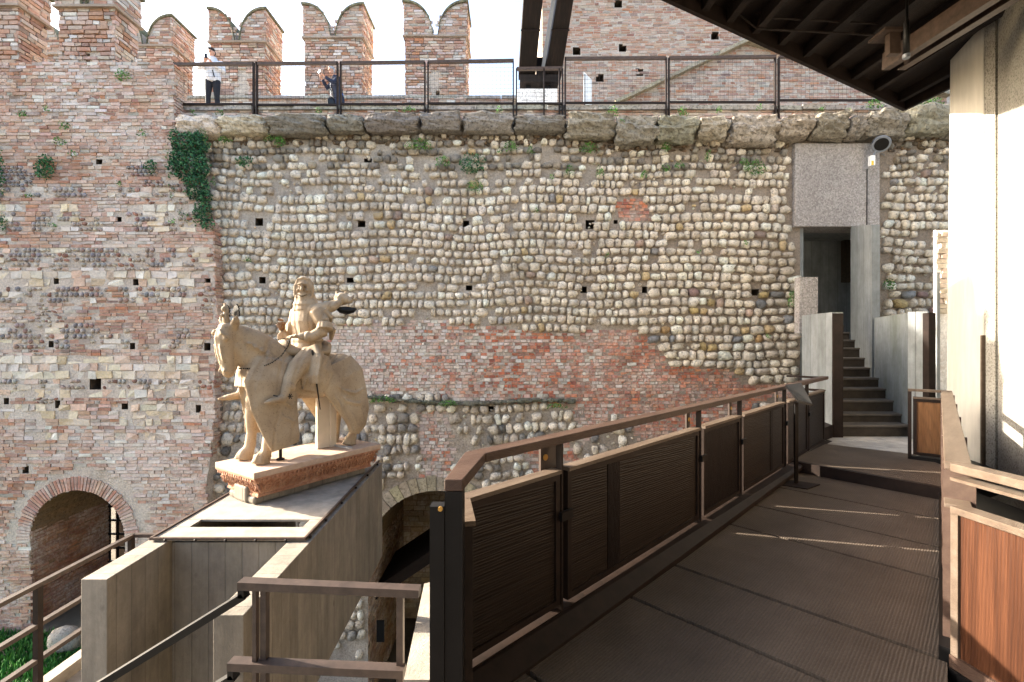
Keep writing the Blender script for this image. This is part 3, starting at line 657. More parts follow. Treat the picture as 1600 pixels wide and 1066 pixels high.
for i, (a, b_, lab) in enumerate(tl):
    x0, x1 = lx(a), lx(b_); sl_ = (lx(130), lx(137), lz(105), lz(80)) if i else None
    merlon(x0, x1, YL + .02, YL + .62, LTOP - .06, lz(8 if i else 6), lz(-40), name='brick_merlon', slot=sl_, label=(lab, 'merlon', 'brick merlons along the castle walls'))
# ---------------------------------------------------------------- upper parapet walk, parapet and swallow-tail merlons
UF = 6.42
mb = MB(); mb.box(PX(20, 14), PX(840, 14), 13.0, 17.5, UF - .5, UF); mb.build('upper_walkway', 'slab', kind='structure')
par = thing('parapet_wall', 'low crenel wall between the swallow-tail merlons, capped with pale slabs', 'wall')
mb = MB(); PB0, PB1 = PX(30, 15), PX(800, 14.8); mb.box(PX(-30, 15), PB1, 14.86, 15.6, UF, 7.57); mb.build('parapet_core', 'mortar_b', par)
mb = MB(); bricks(mb, (0, 14.86, 0), X_, FR, PB0, PB1, UF, 7.57, .088, .27, None, lambda x, z: vary(pick(BR, BW)) if R() > .4 else vary(random.choice(PALE)), (.0, .022), .02); mb.build('parapet_brickwork', 'tbrick', par)
mb = MB(); x = PB0
while x < PB1 - .2: l_ = U(.5, .9); mb.box(x, x + l_ - .01, 14.78, 15.66, 7.575, 7.66, vary((.4, .38, .34), .15), .008); x += l_
mb.build('parapet_cap', 'cope', par)
ml = [(64, 140, 15.7, 34, 83, 'smallest swallow-tail merlon, half hidden behind the tallest brick merlon'), (188, 268, 15.45, 24, 70, 'swallow-tail merlon directly right of the tallest brick merlon'), (329, 414, 15.1, 13, 64, 'swallow-tail merlon behind the person in the white jacket'), (476, 566, 14.9, 6, 57, 'swallow-tail merlon behind the person in the navy coat'), (633, 728, 14.8, 2, 55, 'rightmost swallow-tail merlon, with a broken loophole at its foot')]
for i, (a, b_, D, t, s, lab) in enumerate(ml):
    sl_ = None; br_ = None
    if i in (2, 4):
        c0 = {2: 384, 4: 683}[i]; sl_ = (PX(c0 - 2.5, D), PX(c0 + 3.5, D), PZ(152, D), PZ(140 if i == 4 else 145, D)); br_ = (PX(c0 - 5, D), PZ(150, D), PZ(106, D))
    merlon(PX(a, D), PX(b_, D), D, D + 1.05, 6.45, PZ(s, D), PZ(t, D), name='swallowtail_merlon', slot=sl_, broken=br_, label=(lab, 'merlon', 'brick merlons along the castle walls'))
# ---------------------------------------------------------------- brick keep beyond the walkway
kp = thing('brick_keep', 'huge plain brick keep wall with square putlog holes, beyond the walkway railing', 'tower')
KY = 16; KX0 = PX(847, KY); KX1 = PX(1560, KY)
kh = [(966, 5), (1117, 55), (973, 74), (999, 112), (937, 121), (901, 79), (870, 126), (1080, 40 - 60)]
kholes = [(PX(x - 6, KY), PX(x + 6, KY), PZ(y + 6, KY), PZ(y - 6, KY)) for x, y in kh]
mb = MB(); grid_core(mb, frange(KX0, KX1, 1), frange(4, 15, 1), KY, kholes)
mb.quad((KX0, KY, 4), (KX0, KY + 6, 4), (KX0, KY + 6, 15), (KX0, KY, 15)); mb.build('keep_core', 'mortar_b', kp)
for h_ in kholes: mb = MB(); recesses(mb, [h_], KY, .4); mb.build('putlog_hole', 'cave', kp)
mb = MB(); bricks(mb, (0, KY, 0), X_, FR, KX0, PX(1440, KY), 7.2, 12.6, .085, .28, lambda x, z: not any(h[0] < x < h[1] and h[2] - .03 < z < h[3] + .03 for h in kholes), lambda x, z: vary(pick(BR, [2, 4, 5, 1, 5, 1.5, 4, 1.5, 1]), .13), (.0, .014), .02)
mb.build('brickwork', 'tbrick', kp)
gb = thing('gabled_brick_building', 'lower brick gable with a sloping stone ledge in front of the keep', 'building')
GY = 15.5; g0, g1, g2 = (PX(960, GY), PZ(162, GY)), (PX(1166, GY), PZ(66, GY)), (PX(1480, GY), PZ(150, GY))
def ing(x, z): return z < (g0[1] + (g1[1] - g0[1]) * (x - g0[0]) / (g1[0] - g0[0]) if x < g1[0] else g1[1] + (g2[1] - g1[1]) * (x - g1[0]) / (g2[0] - g1[0])) and z > g0[1] - .5
mb = MB(); pts = [(g0[0], g0[1] - 1), (g2[0], g0[1] - 1), g2, g1, g0]
mb.add([(x, GY + .02, z) for x, z in pts] + [(x, KY, z) for x, z in pts], [(0, 1, 2, 3, 4), (2, 7, 8, 3), (3, 8, 9, 4), (1, 6, 7, 2), (0, 4, 9, 5)]); mb.build('gable_wall', 'mortar_b', gb)
mb = MB(); bricks(mb, (0, GY + .02, 0), X_, FR, g0[0], g2[0], g0[1] - .3, g1[1], .085, .28, ing, lambda x, z: vary(pick(BR, [2, 4, 5, 2, 4, 3, 5, 3, 1]), .13), (.0, .014), .02); mb.build('brickwork', 'tbrick', gb)
mb = MB()
for (a, b_) in ((g0, g1), (g1, g2)):
    n = 9
    for i in range(n):
        p = Vector((a[0], GY - .05, a[1])).lerp(Vector((b_[0], GY - .05, b_[1])), i / n); q = Vector((a[0], GY - .05, a[1])).lerp(Vector((b_[0], GY - .05, b_[1])), (i + .98) / n)
        mb.beam(p + Vector((0, 0, U(-.02, .02))), q, .32, .1, col=vary((.4, .36, .26), .15))
mb.build('gable_coping', 'cope', gb)

# ---------------------------------------------------------------- ivy and weeds on the walls
iv = MB()
for (px, py, rx, ry, n) in [(300, 225, 26, 18, 900), (300, 260, 26, 24, 1300), (308, 292, 18, 20, 700), (318, 330, 12, 20, 420), (326, 350, 8, 10, 140), (282, 250, 14, 20, 350), (275, 215, 8, 12, 120), (270, 262, 6, 12, 90), (322, 305, 10, 8, 120)]:
    leaves(iv, lx(px), YL - .02, lz(py), rx / F * W * 1.1, .16, ry / F * W * 1.1, int(n * 1.3), .055, [(.025, .09, .04), (.04, .14, .06), (.07, .19, .08), (.015, .05, .03)])
for _ in range(16):      # stray shoots
    a_ = U(0, 6.28); leaves(iv, lx(300 + 34 * math.cos(a_) * U(.8, 1.25)), YL - .02, lz(270 + 70 * math.sin(a_)), .06, .06, U(.08, .22), 26, .045, [(.04, .13, .05), (.08, .2, .06), (.12, .17, .05)])
root = thing('hanging_ivy', 'big dark hanging ivy in the corner between brick wall and cobble wall', 'ivy')
iv.build('ivy_leaves', 'leaf', root)
mb = MB(); mb.tube([(lx(322), W - .05, wz(365)), (lx(312), W - .08, wz(310)), (lx(298), W - .08, wz(250)), (lx(296), W - .05, wz(212))], [.012, .018, .02, .012], 6); mb.build('ivy_stem', 'roofwood', root)
ivs = [(77, 263, 15, 20, 420, 'round bush of dark ivy on the upper left brick wall'), (2, 272, 11, 46, 420, 'long ivy strand at the left edge of the brick wall'), (8, 348, 9, 16, 120, 'small ivy tuft low at the left edge of the brick wall'), (241, 262, 9, 12, 130, 'ivy tuft left of the big hanging ivy'), (739, 257, 22, 17, 380, 'dense green bush growing high in the middle of the cobble wall'), (387, 254, 14, 8, 170, 'flat clump of dark leaves right of the big hanging ivy')]
for px, py, rx, ry, n, lab in ivs:
    Y = YL if px < 330 else W; mb = MB(); leaves(mb, PX(px, Y), Y - .1, PZ(py, Y), rx / F * Y, .13, ry / F * Y, n, .05, [(.025, .09, .04), (.035, .13, .05), (.06, .17, .06)]); tag(mb.build('ivy_tuft', 'leaf'), lab, 'ivy', 'ivy tufts on the walls')
wd = [(104, 196, 9, 7), (98, 221, 12, 6), (40, 178, 9, 5), (78, 172, 5, 5), (118, 240, 7, 4), (50, 305, 6, 4), (225, 208, 8, 5), (195, 118, 14, 10), (190, 287, 5, 4), (85, 350, 5, 4), (272, 345, 5, 4), (341, 465, 7, 5),
      (655, 226, 26, 9), (692, 252, 14, 8), (742, 290, 16, 10), (798, 229, 14, 8), (829, 235, 8, 6), (780, 236, 5, 5), (920, 231, 18, 9), (890, 266, 8, 8), (936, 268, 8, 10), (862, 276, 5, 4), (1006, 270, 6, 4), (957, 175, 12, 9), (970, 188, 6, 4), (1065, 176, 10, 9), (1122, 172, 6, 5), (1184, 168, 5, 4), (1040, 229, 9, 8), (1105, 243, 6, 9), (1038, 262, 9, 7), (1060, 258, 9, 6), (1178, 262, 20, 13), (1160, 253, 8, 6), (1005, 273, 7, 5), (1238, 466, 12, 15), (1247, 514, 9, 6), (1198, 523, 5, 4), (1385, 443, 11, 9), (1363, 163, 16, 8), (1450, 160, 24, 9), (1320, 174, 6, 4), (1280, 172, 5, 3), (430, 216, 18, 6), (440, 222, 10, 9), (500, 173, 5, 6), (640, 172, 14, 4), (353, 219, 16, 5), (345, 176, 8, 5), (305, 176, 5, 5), (620, 176, 8, 4), (780, 173, 7, 5), (700, 628, 20, 5), (600, 622, 24, 5), (390, 405, 6, 4), (1090, 392, 4, 4), (1163, 378, 4, 4), (838, 329, 4, 3), (948, 398, 4, 4), (870, 632, 20, 4)]
def wher(px, py): return 'on the left brick wall' if px < 340 else ('close under the wall coping' if 200 < py < 240 else 'on the kerb below the railing' if py <= 190 else 'on the cobble face' if py < 330 else 'low on the cobble wall')
ORD = ['first', 'second', 'third', 'fourth', 'fifth', 'sixth', 'seventh', 'eighth', 'ninth', 'tenth', 'eleventh', 'twelfth']
for i, (px, py, rx, ry) in enumerate(wd):
    Y = YL if px < 300 else (W - .12 if not (178 < py < 215) else W - .4); mb = MB(); n = int(3 + rx * ry * 1.1)
    leaves(mb, PX(px, Y), Y - .06, PZ(py, Y), rx / F * Y * .9, .08, ry / F * Y, n, .038, [(.06, .17, .03), (.09, .24, .045), (.04, .12, .03), (.14, .28, .06)], hang=.05)
    where = wher(px, py); same = sorted(q[0] + q[1] * .001 for q in wd if wher(q[0], q[1]) == where); k = same.index(px + py * .001)
    size = 'large' if rx * ry > 160 else 'medium' if rx * ry > 50 else 'tiny'
    pos_ = ORD[k] + ' from the left' if k <= len(same) // 2 else (ORD[len(same) - 1 - k] + ' from the right')
    tag(mb.build('wall_weed', 'leaf'), f'{size} green weed {where}, {pos_}', 'weed', 'weeds growing from the old walls')
# boulders on the lawn
for (px, py, r, lab) in ((99, 984, 19, 'pale round stone ball on the grass behind the left railing'), (112, 1003, 15, 'smaller grey stone beside the pale round ball')):
    Y = 8.9; mb = MB(); stone(mb, (PX(px, Y), Y, LG + r / F * Y * .9), (r / F * Y, r / F * Y * .9, r / F * Y), col=(.5, .45, .38) if r == 19 else (.3, .27, .22), sub=3, sq=.2, rough=.06)
    tag(mb.build('stone_ball', 'stone', smooth=True), lab, 'stone')
# ---------------------------------------------------------------- walkway railings
def railing(label, segs, posts, ztop, zbot, Y, zpost):
    """segs: [(px0,px1)] ; posts px"""
    root = thing('walkway_railing', label, 'railing', 'steel railings on the wall top')
    for a, b_, t0, t1, bt in segs:
        mb = MB(); mb.beam((PX(a, Y), Y, PZ(t0, Y)), (PX(b_, Y), Y, PZ(t1, Y)), .06, .055); mb.build('top_rail', 'lsteel', root)
        mb = MB(); mb.beam((PX(a, Y), Y, PZ(bt, Y)), (PX(b_, Y), Y, PZ(bt, Y)), .035, .04); mb.build('bottom_rail', 'rust', root)
        mb = MB(); x = PX(a, Y) + .04
        while x < PX(b_, Y): mb.box(x, x + .0025, Y + .01, Y + .0125, PZ(bt, Y), PZ((t0 + t1) / 2, Y)); x += .085
        zz = PZ(bt, Y) + .06
        while zz < PZ((t0 + t1) / 2, Y) - .03: mb.box(PX(a, Y), PX(b_, Y), Y + .005, Y + .009, zz, zz + .0025); zz += .085
        mb.build('wire_mesh', 'rust', root)
    for p in posts:
        mb = MB(); mb.box(PX(p, Y) - .014, PX(p, Y) + .014, Y - .03, Y + .03, PZ(184, Y), PZ(ztop, Y)); mb.build('post', 'rust', root)
RY = W - .05
railing('long brown mesh railing on the wall top in front of the two people', [(271, 396, 100, 99, 162), (400, 528, 99, 98, 163), (532, 664, 98, 96.5, 162), (669, 803, 96.5, 94, 161)], [272, 396.5, 401.5, 527.5, 532.5, 664, 669, 802], 97, 162, RY, 184)
railing('short mesh gate railing below the ends of the two dark timbers', [(807, 878, 107, 106, 161)], [807, 850, 874, 879], 107, 161, RY, 184)
railing('brown mesh railing on the wall top in front of the brick gable', [(882, 1040, 91, 90, 160), (1045, 1212, 90, 88, 159), (1217, 1400, 88, 86, 156)], [883, 1040.5, 1045, 1211, 1216.5, 1398], 90, 160, RY, 184)
mb = MB(); sx0, sY = PX(912, 12), 12
root = thing('white_notice_panel', 'upright white notice panel standing behind the walkway railing', 'panel')
mb.prism([(PX(912, 12), 12), (PX(930, 12), 12.5), (PX(930, 12), 12.53), (PX(912, 12), 12.03)], PZ(160, 12), [PZ(111, 12), PZ(124, 12.5), PZ(124, 12.5), PZ(111, 12)]); mb.build('panel_board', 'white', root)
mb = MB(); mb.box(PX(913, 12), PX(915, 12), 12.05, 12.09, 4.5, PZ(113, 12)); mb.build('panel_post', 'steel', root)
mb = MB(); mb.box(lx(272), XE, W + .4, 13.0, 4.55, 4.72); mb.build('walkway_floor', 'slab', kind='structure')
# ---------------------------------------------------------------- two dark timbers on their support
TB = [((810, 836), (818, 848)), ((850, 876), (870, 896))]
for i, lab in ((0, 'left one of two huge dark timbers slanting down to the walkway'), (1, 'right one of two huge dark timbers slanting down, with pale metal edge')):
    root = thing('roof_timber', lab, 'timber', 'dark roof timbers over the walkway')
    (a, b_), (c, d) = TB[i]; Y1, Y2 = 12.9, 11.2
    ex = 2.2; lo = [(PX(a, Y1), Y1, PZ(124, Y1)), (PX(b_, Y1), Y1, PZ(124, Y1))]; hi = [(PX(c, Y2), Y2, PZ(0, Y2)), (PX(d, Y2), Y2, PZ(0, Y2))]
    hi = [tuple(Vector(l_) + (Vector(h_) - Vector(l_)) * ex) for l_, h_ in zip(lo, hi)]
    T = .42; up = (0, .25, T)
    vs = lo + [tuple(Vector(p) + Vector(up)) for p in lo] + hi + [tuple(Vector(p) + Vector(up)) for p in hi]
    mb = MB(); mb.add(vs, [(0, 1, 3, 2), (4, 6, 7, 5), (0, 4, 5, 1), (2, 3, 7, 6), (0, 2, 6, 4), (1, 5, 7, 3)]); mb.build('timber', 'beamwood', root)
    if i:
        mb = MB(); p, q = Vector(lo[0]), Vector(hi[0]); mb.beam(p + Vector((-.07, -.02, .06)), q + Vector((-.07, -.02, .06)), .09, .05); mb.build('gutter_strip', 'silver', root)
    mb = MB(); p = Vector(lo[0]).lerp(Vector(hi[0]), .3); q = Vector(lo[1]).lerp(Vector(hi[1]), .3); mb.beam(p + Vector((-.02, -.01, -.01)), q + Vector((.02, -.01, -.01)), .05, .02); mb.build('iron_strap', 'rust', root)
root = thing('timber_trestle', 'dark trestle and stone block carrying the two slanting timbers', 'trestle')
mb = MB(); Y = 12.8; mb.box(PX(812, Y), PX(872, Y), Y - .2, Y + .3, PZ(133, Y), PZ(122, Y)); mb.box(PX(838, Y), PX(852, Y), Y - .1, Y + .2, PZ(122, Y), PZ(92, Y)); mb.build('cross_beam', 'beamwood', root)
for p in ((821, 829), (849, 859)): mb = MB(); mb.box(PX(p[0], Y), PX(p[1], Y), Y - .05, Y + .15, PZ(150, Y), PZ(133, Y)); mb.build('trestle_post', 'steel', root)
mb = MB(); mb.box(PX(808, Y), PX(869, Y), Y - .3, Y + .4, 4.72, PZ(147, Y)); mb.build('stone_block', 'cope', root)

# ================================================================ STAIR, DOORWAY, RIGHT WALL
root = thing('doorway_lintel', 'big grey pebble-dash concrete slab above the stair doorway', 'lintel')
mb = MB(); mb.box(wx(1238), wx(1369), W - .1, W + .5, wz(355), wz(226)); bevel(mb.build('lintel_slab', 'aggregate', root), .012)
mb = MB(); mb.box(wx(1238), XE, W + .02, W + .3, wz(226), wz(212)); mb.build('packing_course', 'cope', root)
root = thing('passage_walls', 'dim grey concrete passage inside the doorway above the stairs', 'wall')
mb = MB()
mb.box(wx(1247), wx(1247) + .12, W + .02, W + 2.2, -1.5, wz(355) + .05); mb.box(wx(1247), 9.5, W + 1.7, W + 1.9, -1.5, 2.6); mb.box(8.2, 8.4, W + .12, W + 1.68, -1.5, 2.4)
mb.box(wx(1247), 9.5, W + .03, W + 2, 2.42, 2.6); mb.build('passage_lining', 'conc_blue', root)
mb = MB(); mb.box(PX(1318, 11.4), PX(1336, 11.4), W + 1.55, W + 1.69, PZ(440, 11.4), PZ(362, 11.4)); mb.build('window_slot', 'cave', root)
# tall jamb slab beside the stair
root = thing('tall_jamb_slab', 'tall narrow grey concrete slab on the right of the doorway', 'wall')
J0 = (PX(1362, 8.62), 8.62); J1 = (6.97, W - .04)
mb = MB(); mb.prism([J0, (PX(1375, 8.62), 8.62), (J1[0] + .25, J1[1]), J1], -1.3, [PZ(350, 8.62), PZ(350, 8.62), 2.36, 2.36]); mb.build('jamb_slab', 'conc_blue', root)
# steps
NY = [663, 645.5, 624.5, 606, 589.5, 573.5, 558, 542.5, 530, 518, 507]
NR = [1418.5, 1418, 1403.5, 1390, 1376, 1364, 1352.5, 1341, 1331, 1322, 1314]
root = thing('stone_staircase', 'narrow flight of dark stone steps climbing to the doorway', 'staircase')
prev = -1.62
for i, (y, r) in enumerate(zip(NY, NR)):
    Y = 7.36 + .27 * i; z = PZ(y, Y); X1 = PX(r, Y); X0 = max(5.02, PX(1282, Y))
    mb = MB(); mb.box(X0, X1 + .06, Y, Y + .36 if i < 10 else Y + 2.5, prev - .02, z - .035); mb.build('step_block', 'stepstone', root)
    mb = MB(); mb.box(X0, X1 + .06, Y - .03, Y + .3 if i < 10 else Y + 2.5, z - .033, z); bevel(mb.build('tread_slab', 'treadstone', root), .006)
    prev = z
# oblique first step end on the left
mb = MB(); mb.prism([(PX(1285, 7.0), 7.0), (5.02, 7.36), (5.02, 8.0), (4.6, 8.0)], -1.5, PZ(663, 7.3)); mb.build('step_end', 'rust', root)
# low right wall
root = thing('low_stair_wall', 'low pale concrete wall with green stain, right of the steps', 'wall')
A0 = (PX(1425, 7.3), 7.3); A1 = (PX(1366, 8.6), 8.6)
mb = MB(); mb.prism([A0, (A0[0] + .16, 7.36), (A1[0] + .16, 8.6), A1], -1.6, [PZ(487, 7.3)] * 2 + [PZ(496, 8.6)] * 2); mb.build('wall_slab', 'conc_green', root)
mb = MB(); mb.prism([(PX(1418.5, 7.2), 7.2), (PX(1449, 7.05), 7.05), (PX(1449, 7.05) + .1, 7.25), (A0[0] + .02, 7.29)], -1.6, PZ(486.5, 7.2)); mb.build('end_pier', 'conc_blue', root)
root = tag(MB().box(PX(1449, 7.0) + .005, PX(1461, 7.0), 6.98, 7.12, -1.55, PZ(488, 7.0)).build('steel_door_post', 'rust'), 'dark brown steel post beside the pale concrete pier', 'post')
# left newel block
root = thing('stair_newel_wall', 'pale board-marked concrete wall left of the steps, with brown end', 'wall')
B0 = (PX(1300, 7.3), 7.3); B1 = (PX(1253, 8.4), 8.4)
mb = MB(); mb.prism([B0, (PX(1317, 7.32), 7.32), (5.35, 8.6), B1], -1.6, [PZ(487, 7.3)] * 2 + [PZ(492, 8.4)] * 2); mb.build('wall_slab', 'conc_blue', root)
mb = MB(); mb.box(PX(1301, 7.29), PX(1316.5, 7.29), 7.275, 7.3, -1.5, PZ(489, 7.3)); mb.build('wall_end_plate', 'rust', root)
tag(MB().box(PX(1249, 8.7), PX(1278, 8.7), 8.7, 8.85, PZ(520, 8.7), PZ(432, 8.7)).build('small_concrete_block', 'aggregate'), 'small upright concrete block on top of the newel wall', 'block')
# flood lamp
root = thing('flood_lamp', 'round grey flood lamp under the coping, right of the lintel slab', 'lamp'); Yl = W - .35
c = Vector((PX(1377, Yl), Yl, PZ(224, Yl))); dn = Vector((-.25, -.45, -.35)).normalized()
mb = MB(); mb.tube([c - dn * .1, c - dn * .08, c + dn * .02, c + dn * .03], [.11, .15, .16, .155], 28); mb.build('lamp_head', 'silver', root)
mb = MB(); mb.tube([c + dn * .031, c + dn * .036], [.12, .12], 24); mb.build('lamp_glass', 'steel', root)
mb = MB(); mb.tube([c - dn * .02, (PX(1372, Yl), Yl + .12, PZ(238, Yl)), (PX(1370, Yl), Yl + .22, PZ(244, Yl))], [.02, .02, .02], 8); mb.build('lamp_bracket', 'silver', root)
root = thing('junction_box', 'small white box with yellow sticker below the flood lamp', 'box')
mb = MB(); mb.box(PX(1364, Yl), PX(1371, Yl), Yl + .05, Yl + .14, PZ(256, Yl), PZ(240, Yl)); bevel(mb.build('box_body', 'white', root), .008)
mb = MB(); mb.box(PX(1364.5, Yl), PX(1368, Yl), Yl + .045, Yl + .049, PZ(255.5, Yl), PZ(249, Yl)); mb.build('sticker', 'yellow', root)
mb = MB(); mb.tube([(PX(1369, Yl), Yl + .24, PZ(256, Yl)), (PX(1368.5, Yl), Yl + .24, PZ(352, Yl))], [.008, .008], 6); mb.build('cable', 'steel', root)
# right-hand building: pale pilaster and rough rendered wall
root = thing('museum_wall', 'sunlit pale concrete and rough render wall at the right edge', 'wall')
PYA, PYB, PYC = 6.6, 5.85, 5.62
xa, xb, xc = PX(1471, PYA), PX(1537, PYB), PX(1555, PYC)
XW = 5.82
mb = MB(); top = 7
# pilaster face leaning slightly as in the photo, edge at the far end
ptop = PX(1483, PYA)
vs = [(xa, PYA, GZ), (xb, PYB, GZ), (xb, PYB, top), (ptop + .05, PYA, top), (xa + 3, PYA + .3, GZ), (xa + 3, PYB, GZ), (xa + 3, PYB, top), (xa + 3, PYA + .3, top)]
mb.add(vs, [(0, 1, 2, 3), (0, 3, 7, 4), (1, 5, 6, 2)]); mb.build('pilaster_face', 'smooth_conc', root)
mb = MB(); mb.prism([(xb + .006, PYB - .002), (xc, PYC), (xc + 1, PYC), (xb + 1, PYB - .002)], GZ, top); mb.build('pilaster_return', 'plaster', root)
mb = MB(); mb.prism([(xc + .025, PYC - .004), (PX(1600, 4.72), 4.72), (5.0, 3.5), (4.85, -1), (7, -1), (7, PYC - .004)], GZ, top); mb.build('rendered_wall', 'plaster', root)
mb = MB(); mb.box(-1.2, 7, -3.2, -3, GZ, 5); mb.build('rear_shade_wall', 'plaster', root)  # unseen wall added behind the camera to keep light off the deck
mb = MB(); mb.box(xb - .05, xb - .005, PYB - .03, PYB - .008, -2.2, PZ(523, PYB)); mb.build('corner_bead', 'wood_cap2', root)
mb = MB(); bricks(mb, (0, 7.0, 0), X_, FR, PX(1462, 7), PX(1480, 7), PZ(490, 7), PZ(360, 7), .075, .2, None, lambda x, z: vary((.62, .52, .42), .15), (0, .05), .012); mb.box(PX(1464, 7), PX(1500, 7), 7.02, 7.06, -1.6, PZ(358, 7)); mb.build('quoin_bricks', 'brick', root)
mb = MB(); mb.box(PX(1462, 6.85), PX(1467, 6.85), 6.83, 6.85, -1.6, PZ(425, 6.85)); mb.build('concrete_fillet', 'conc_blue', root)  # thin upright strip of grey concrete

# ================================================================ ROOF OVER THE BRIDGE
H = 3.8
root = thing('timber_roof', 'dark timber roof with exposed rafters jutting out over the footbridge', 'roof')
E1 = Vector((PX(1413.5, H * F / (532 - 168)), H * F / (532 - 168), H)); Ya = H * F / (532 - 0); E0 = Vector((PX(1053, Ya), Ya, H))
ed = (E0 - E1).normalized(); E00 = E1 + ed * 9.5
rsl = .02                                  # rafters run back toward the building, falling gently
def rz_(p, Y): return p.z + (Y - p.y) * .055
RX = 11
mb = MB(); bd = []
tp = .06
def sofz(x, y):                            # soffit plane through the eave line
    t = (x - E1.x) / ed.x; ye = E1.y + ed.y * t; return H + (y - ye) * .055
plan = [(E00.x, E00.y), (E1.x, E1.y), (PX(1482, 6.2) + .8, 6.1), (RX, 4), (RX, -4), (E00.x, -4)]
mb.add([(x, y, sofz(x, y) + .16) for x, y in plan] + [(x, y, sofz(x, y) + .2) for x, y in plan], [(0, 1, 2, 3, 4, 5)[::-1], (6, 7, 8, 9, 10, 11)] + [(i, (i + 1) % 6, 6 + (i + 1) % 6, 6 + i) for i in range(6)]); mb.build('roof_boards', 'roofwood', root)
mb = MB(); mb.beam(E00 + Vector((0, 0, .06)), E1 + Vector((0, 0, .06)), .05, .2); mb.build('fascia_board', 'rust', root)
e2 = Vector((PX(1482, 6.2) + .8, 6.1, 0)); e2.z = sofz(e2.x, e2.y)
mb = MB(); mb.beam(E1 + Vector((0, 0, .06)), e2 + Vector((0, 0, .06)), .05, .2); mb.build('fascia_board', 'rust', root)
ends = [(1101.8, 21.6), (1140.6, 38.8), (1180.9, 56), (1221, 74), (1260, 92), (1297.3, 109.8), (1334.7, 126.5), (1370.6, 143.8), (1408, 161)]
ends = [(1101.8 - 40 * k, 21.6 - 17.4 * k) for k in range(9, 0, -1)] + ends
for (px, py) in ends:
    Y = H * F / (532 - py) - .03; X = PX(px, Y); mb = MB(); p = Vector((X, Y, H + .085)); q = Vector((X + .08, -3.5, H + .085 - .055 * (Y + 3.5)))
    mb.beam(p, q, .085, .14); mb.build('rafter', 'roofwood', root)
# secondary lower rafter field on the right, behind the wall head
for k in range(1, 6):
    px, py = 1408 + k * 37, 161 + 16 * k - 6 * k; X = E1.x + .62 * k; mb = MB(); y = E1.y + (e2.y - E1.y) * min(1, .62 * k / (e2.x - E1.x)) - .05
    mb.beam((X, y, sofz(X, y) + .085), (X, -3, sofz(X, -3) + .085), .085, .14); mb.build('rafter', 'roofwood', root)
mb = MB()
for off in (2.1, 4.0): 
    a = E00 + Vector((.467 * off * .9, -.885 * off, -.02 - .055 * off)); b_ = E1 + Vector((.467 * off * .9, -.885 * off, -.02 - .055 * off)); mb.beam(a, b_ + (b_ - a).normalized() * 2, .16, .22)
mb.build('purlin', 'roofwood', root)
# tie rods
for pts in (((1183, 44), (1370, 54)), ((1199, 27), (1390, 37)), ((1110, -12), (1183, 44)), ((1130, -12), (1200, 30)), ((1183, 44), (1197, -10))):
    (a, b_), (c, d) = pts; mb = MB(); mb.tube([(PX(a, 5.6), 5.6, PZ(b_, 5.6)), (PX(c, 5.75), 5.75, PZ(d, 5.75))], .012, 6); mb.build('tie_rod', 'rust', root)
# steel channel beam coming from the building
root = thing('steel_roof_beam', 'brown double-channel steel beam with open end, below the rafters', 'beam')
BY = 5.6; cx0, cz0, cz1 = PX(1379, BY), PZ(108, BY), PZ(84, BY)
def chan(x0, sgn, mbm):
    a = Vector((x0, BY, (cz0 + cz1) / 2)); b_ = Vector((x0 + .12, -1, (cz0 + cz1) / 2 - .38))
    hgt = cz1 - cz0
    mbm.beam(a, b_, .012, hgt); 
    for s in (1, -1): mbm.beam(a + Vector((sgn * .04, 0, s * hgt / 2)), b_ + Vector((sgn * .04, 0, s * hgt / 2)), .09, .012)
mb = MB(); chan(cx0, 1, mb); mb.build('channel', 'lsteel', root)
mb = MB(); chan(cx0 + .26, -1, mb); mb.build('channel', 'lsteel', root)
mb = MB(); mb.box(PX(1385, 5.3), PX(1402, 5.3), 5.25, 5.32, PZ(84, 5.3) - .02, PZ(52, 5.3)); mb.box(PX(1372, 5.3), PX(1402, 5.3), 5.2, 5.45, PZ(54, 5.3), PZ(50, 5.3)); mb.build('bearing_bracket', 'lsteel', root)
root = thing('hanging_tube', 'vertical dark metal tube hanging from the roof beside the steel beam', 'tube')
Y = 4.6; mb = MB(); mb.tube([(PX(1418, Y), Y, PZ(-60, Y)), (PX(1417, Y), Y, PZ(30, Y)), (PX(1416.5, Y), Y, PZ(34, Y)), (PX(1416, Y), Y, PZ(84, Y))], [.011, .012, .024, .026], 14); mb.build('tube', 'steel', root, smooth=True)
mb = MB(); mb.tube([(PX(1416, Y), Y, PZ(84.3, Y)), (PX(1416, Y), Y, PZ(90, Y))], [.031, .031], 14); mb.build('tube_cap', 'silver', root)

# ================================================================ FOOTBRIDGE
FZ = -1.6; dv = Vector((.7071, .7071, 0)); ev = Vector((.7071, -.7071, 0))
def lft(Y, off=0.0): return (Y - 2.43 + off * 1.0, Y)
def lp(Y, z, out=0.0): return Vector((Y - 2.43, Y, z)) + ev * out         # point on left rail line, out>0 = toward deck
def rp(Y): return 2.1 + .895 * (Y - 2.29)
JY = [-2.5, -1.2, .0, .9, 1.7, 2.35, 3.02, 3.44, 4.19, 4.66, 5.22]        # joint positions along the left edge
deck = thing('footbridge_deck', 'ribbed brown timber deck of the footbridge, laid in wide boards', 'bridge deck')
sl_x = lambda p: (1 if p else 0)
def right_hit(P):                           # where a joint through P (direction ev tilted) meets the right edge
    d = Vector((.7071, -.7071)); 
    for t in np.arange(0, 8, .01):
        q = P + Vector((d.x * t, d.y * t))
        if q.x > rp(q.y): return q
    return P + d * 3
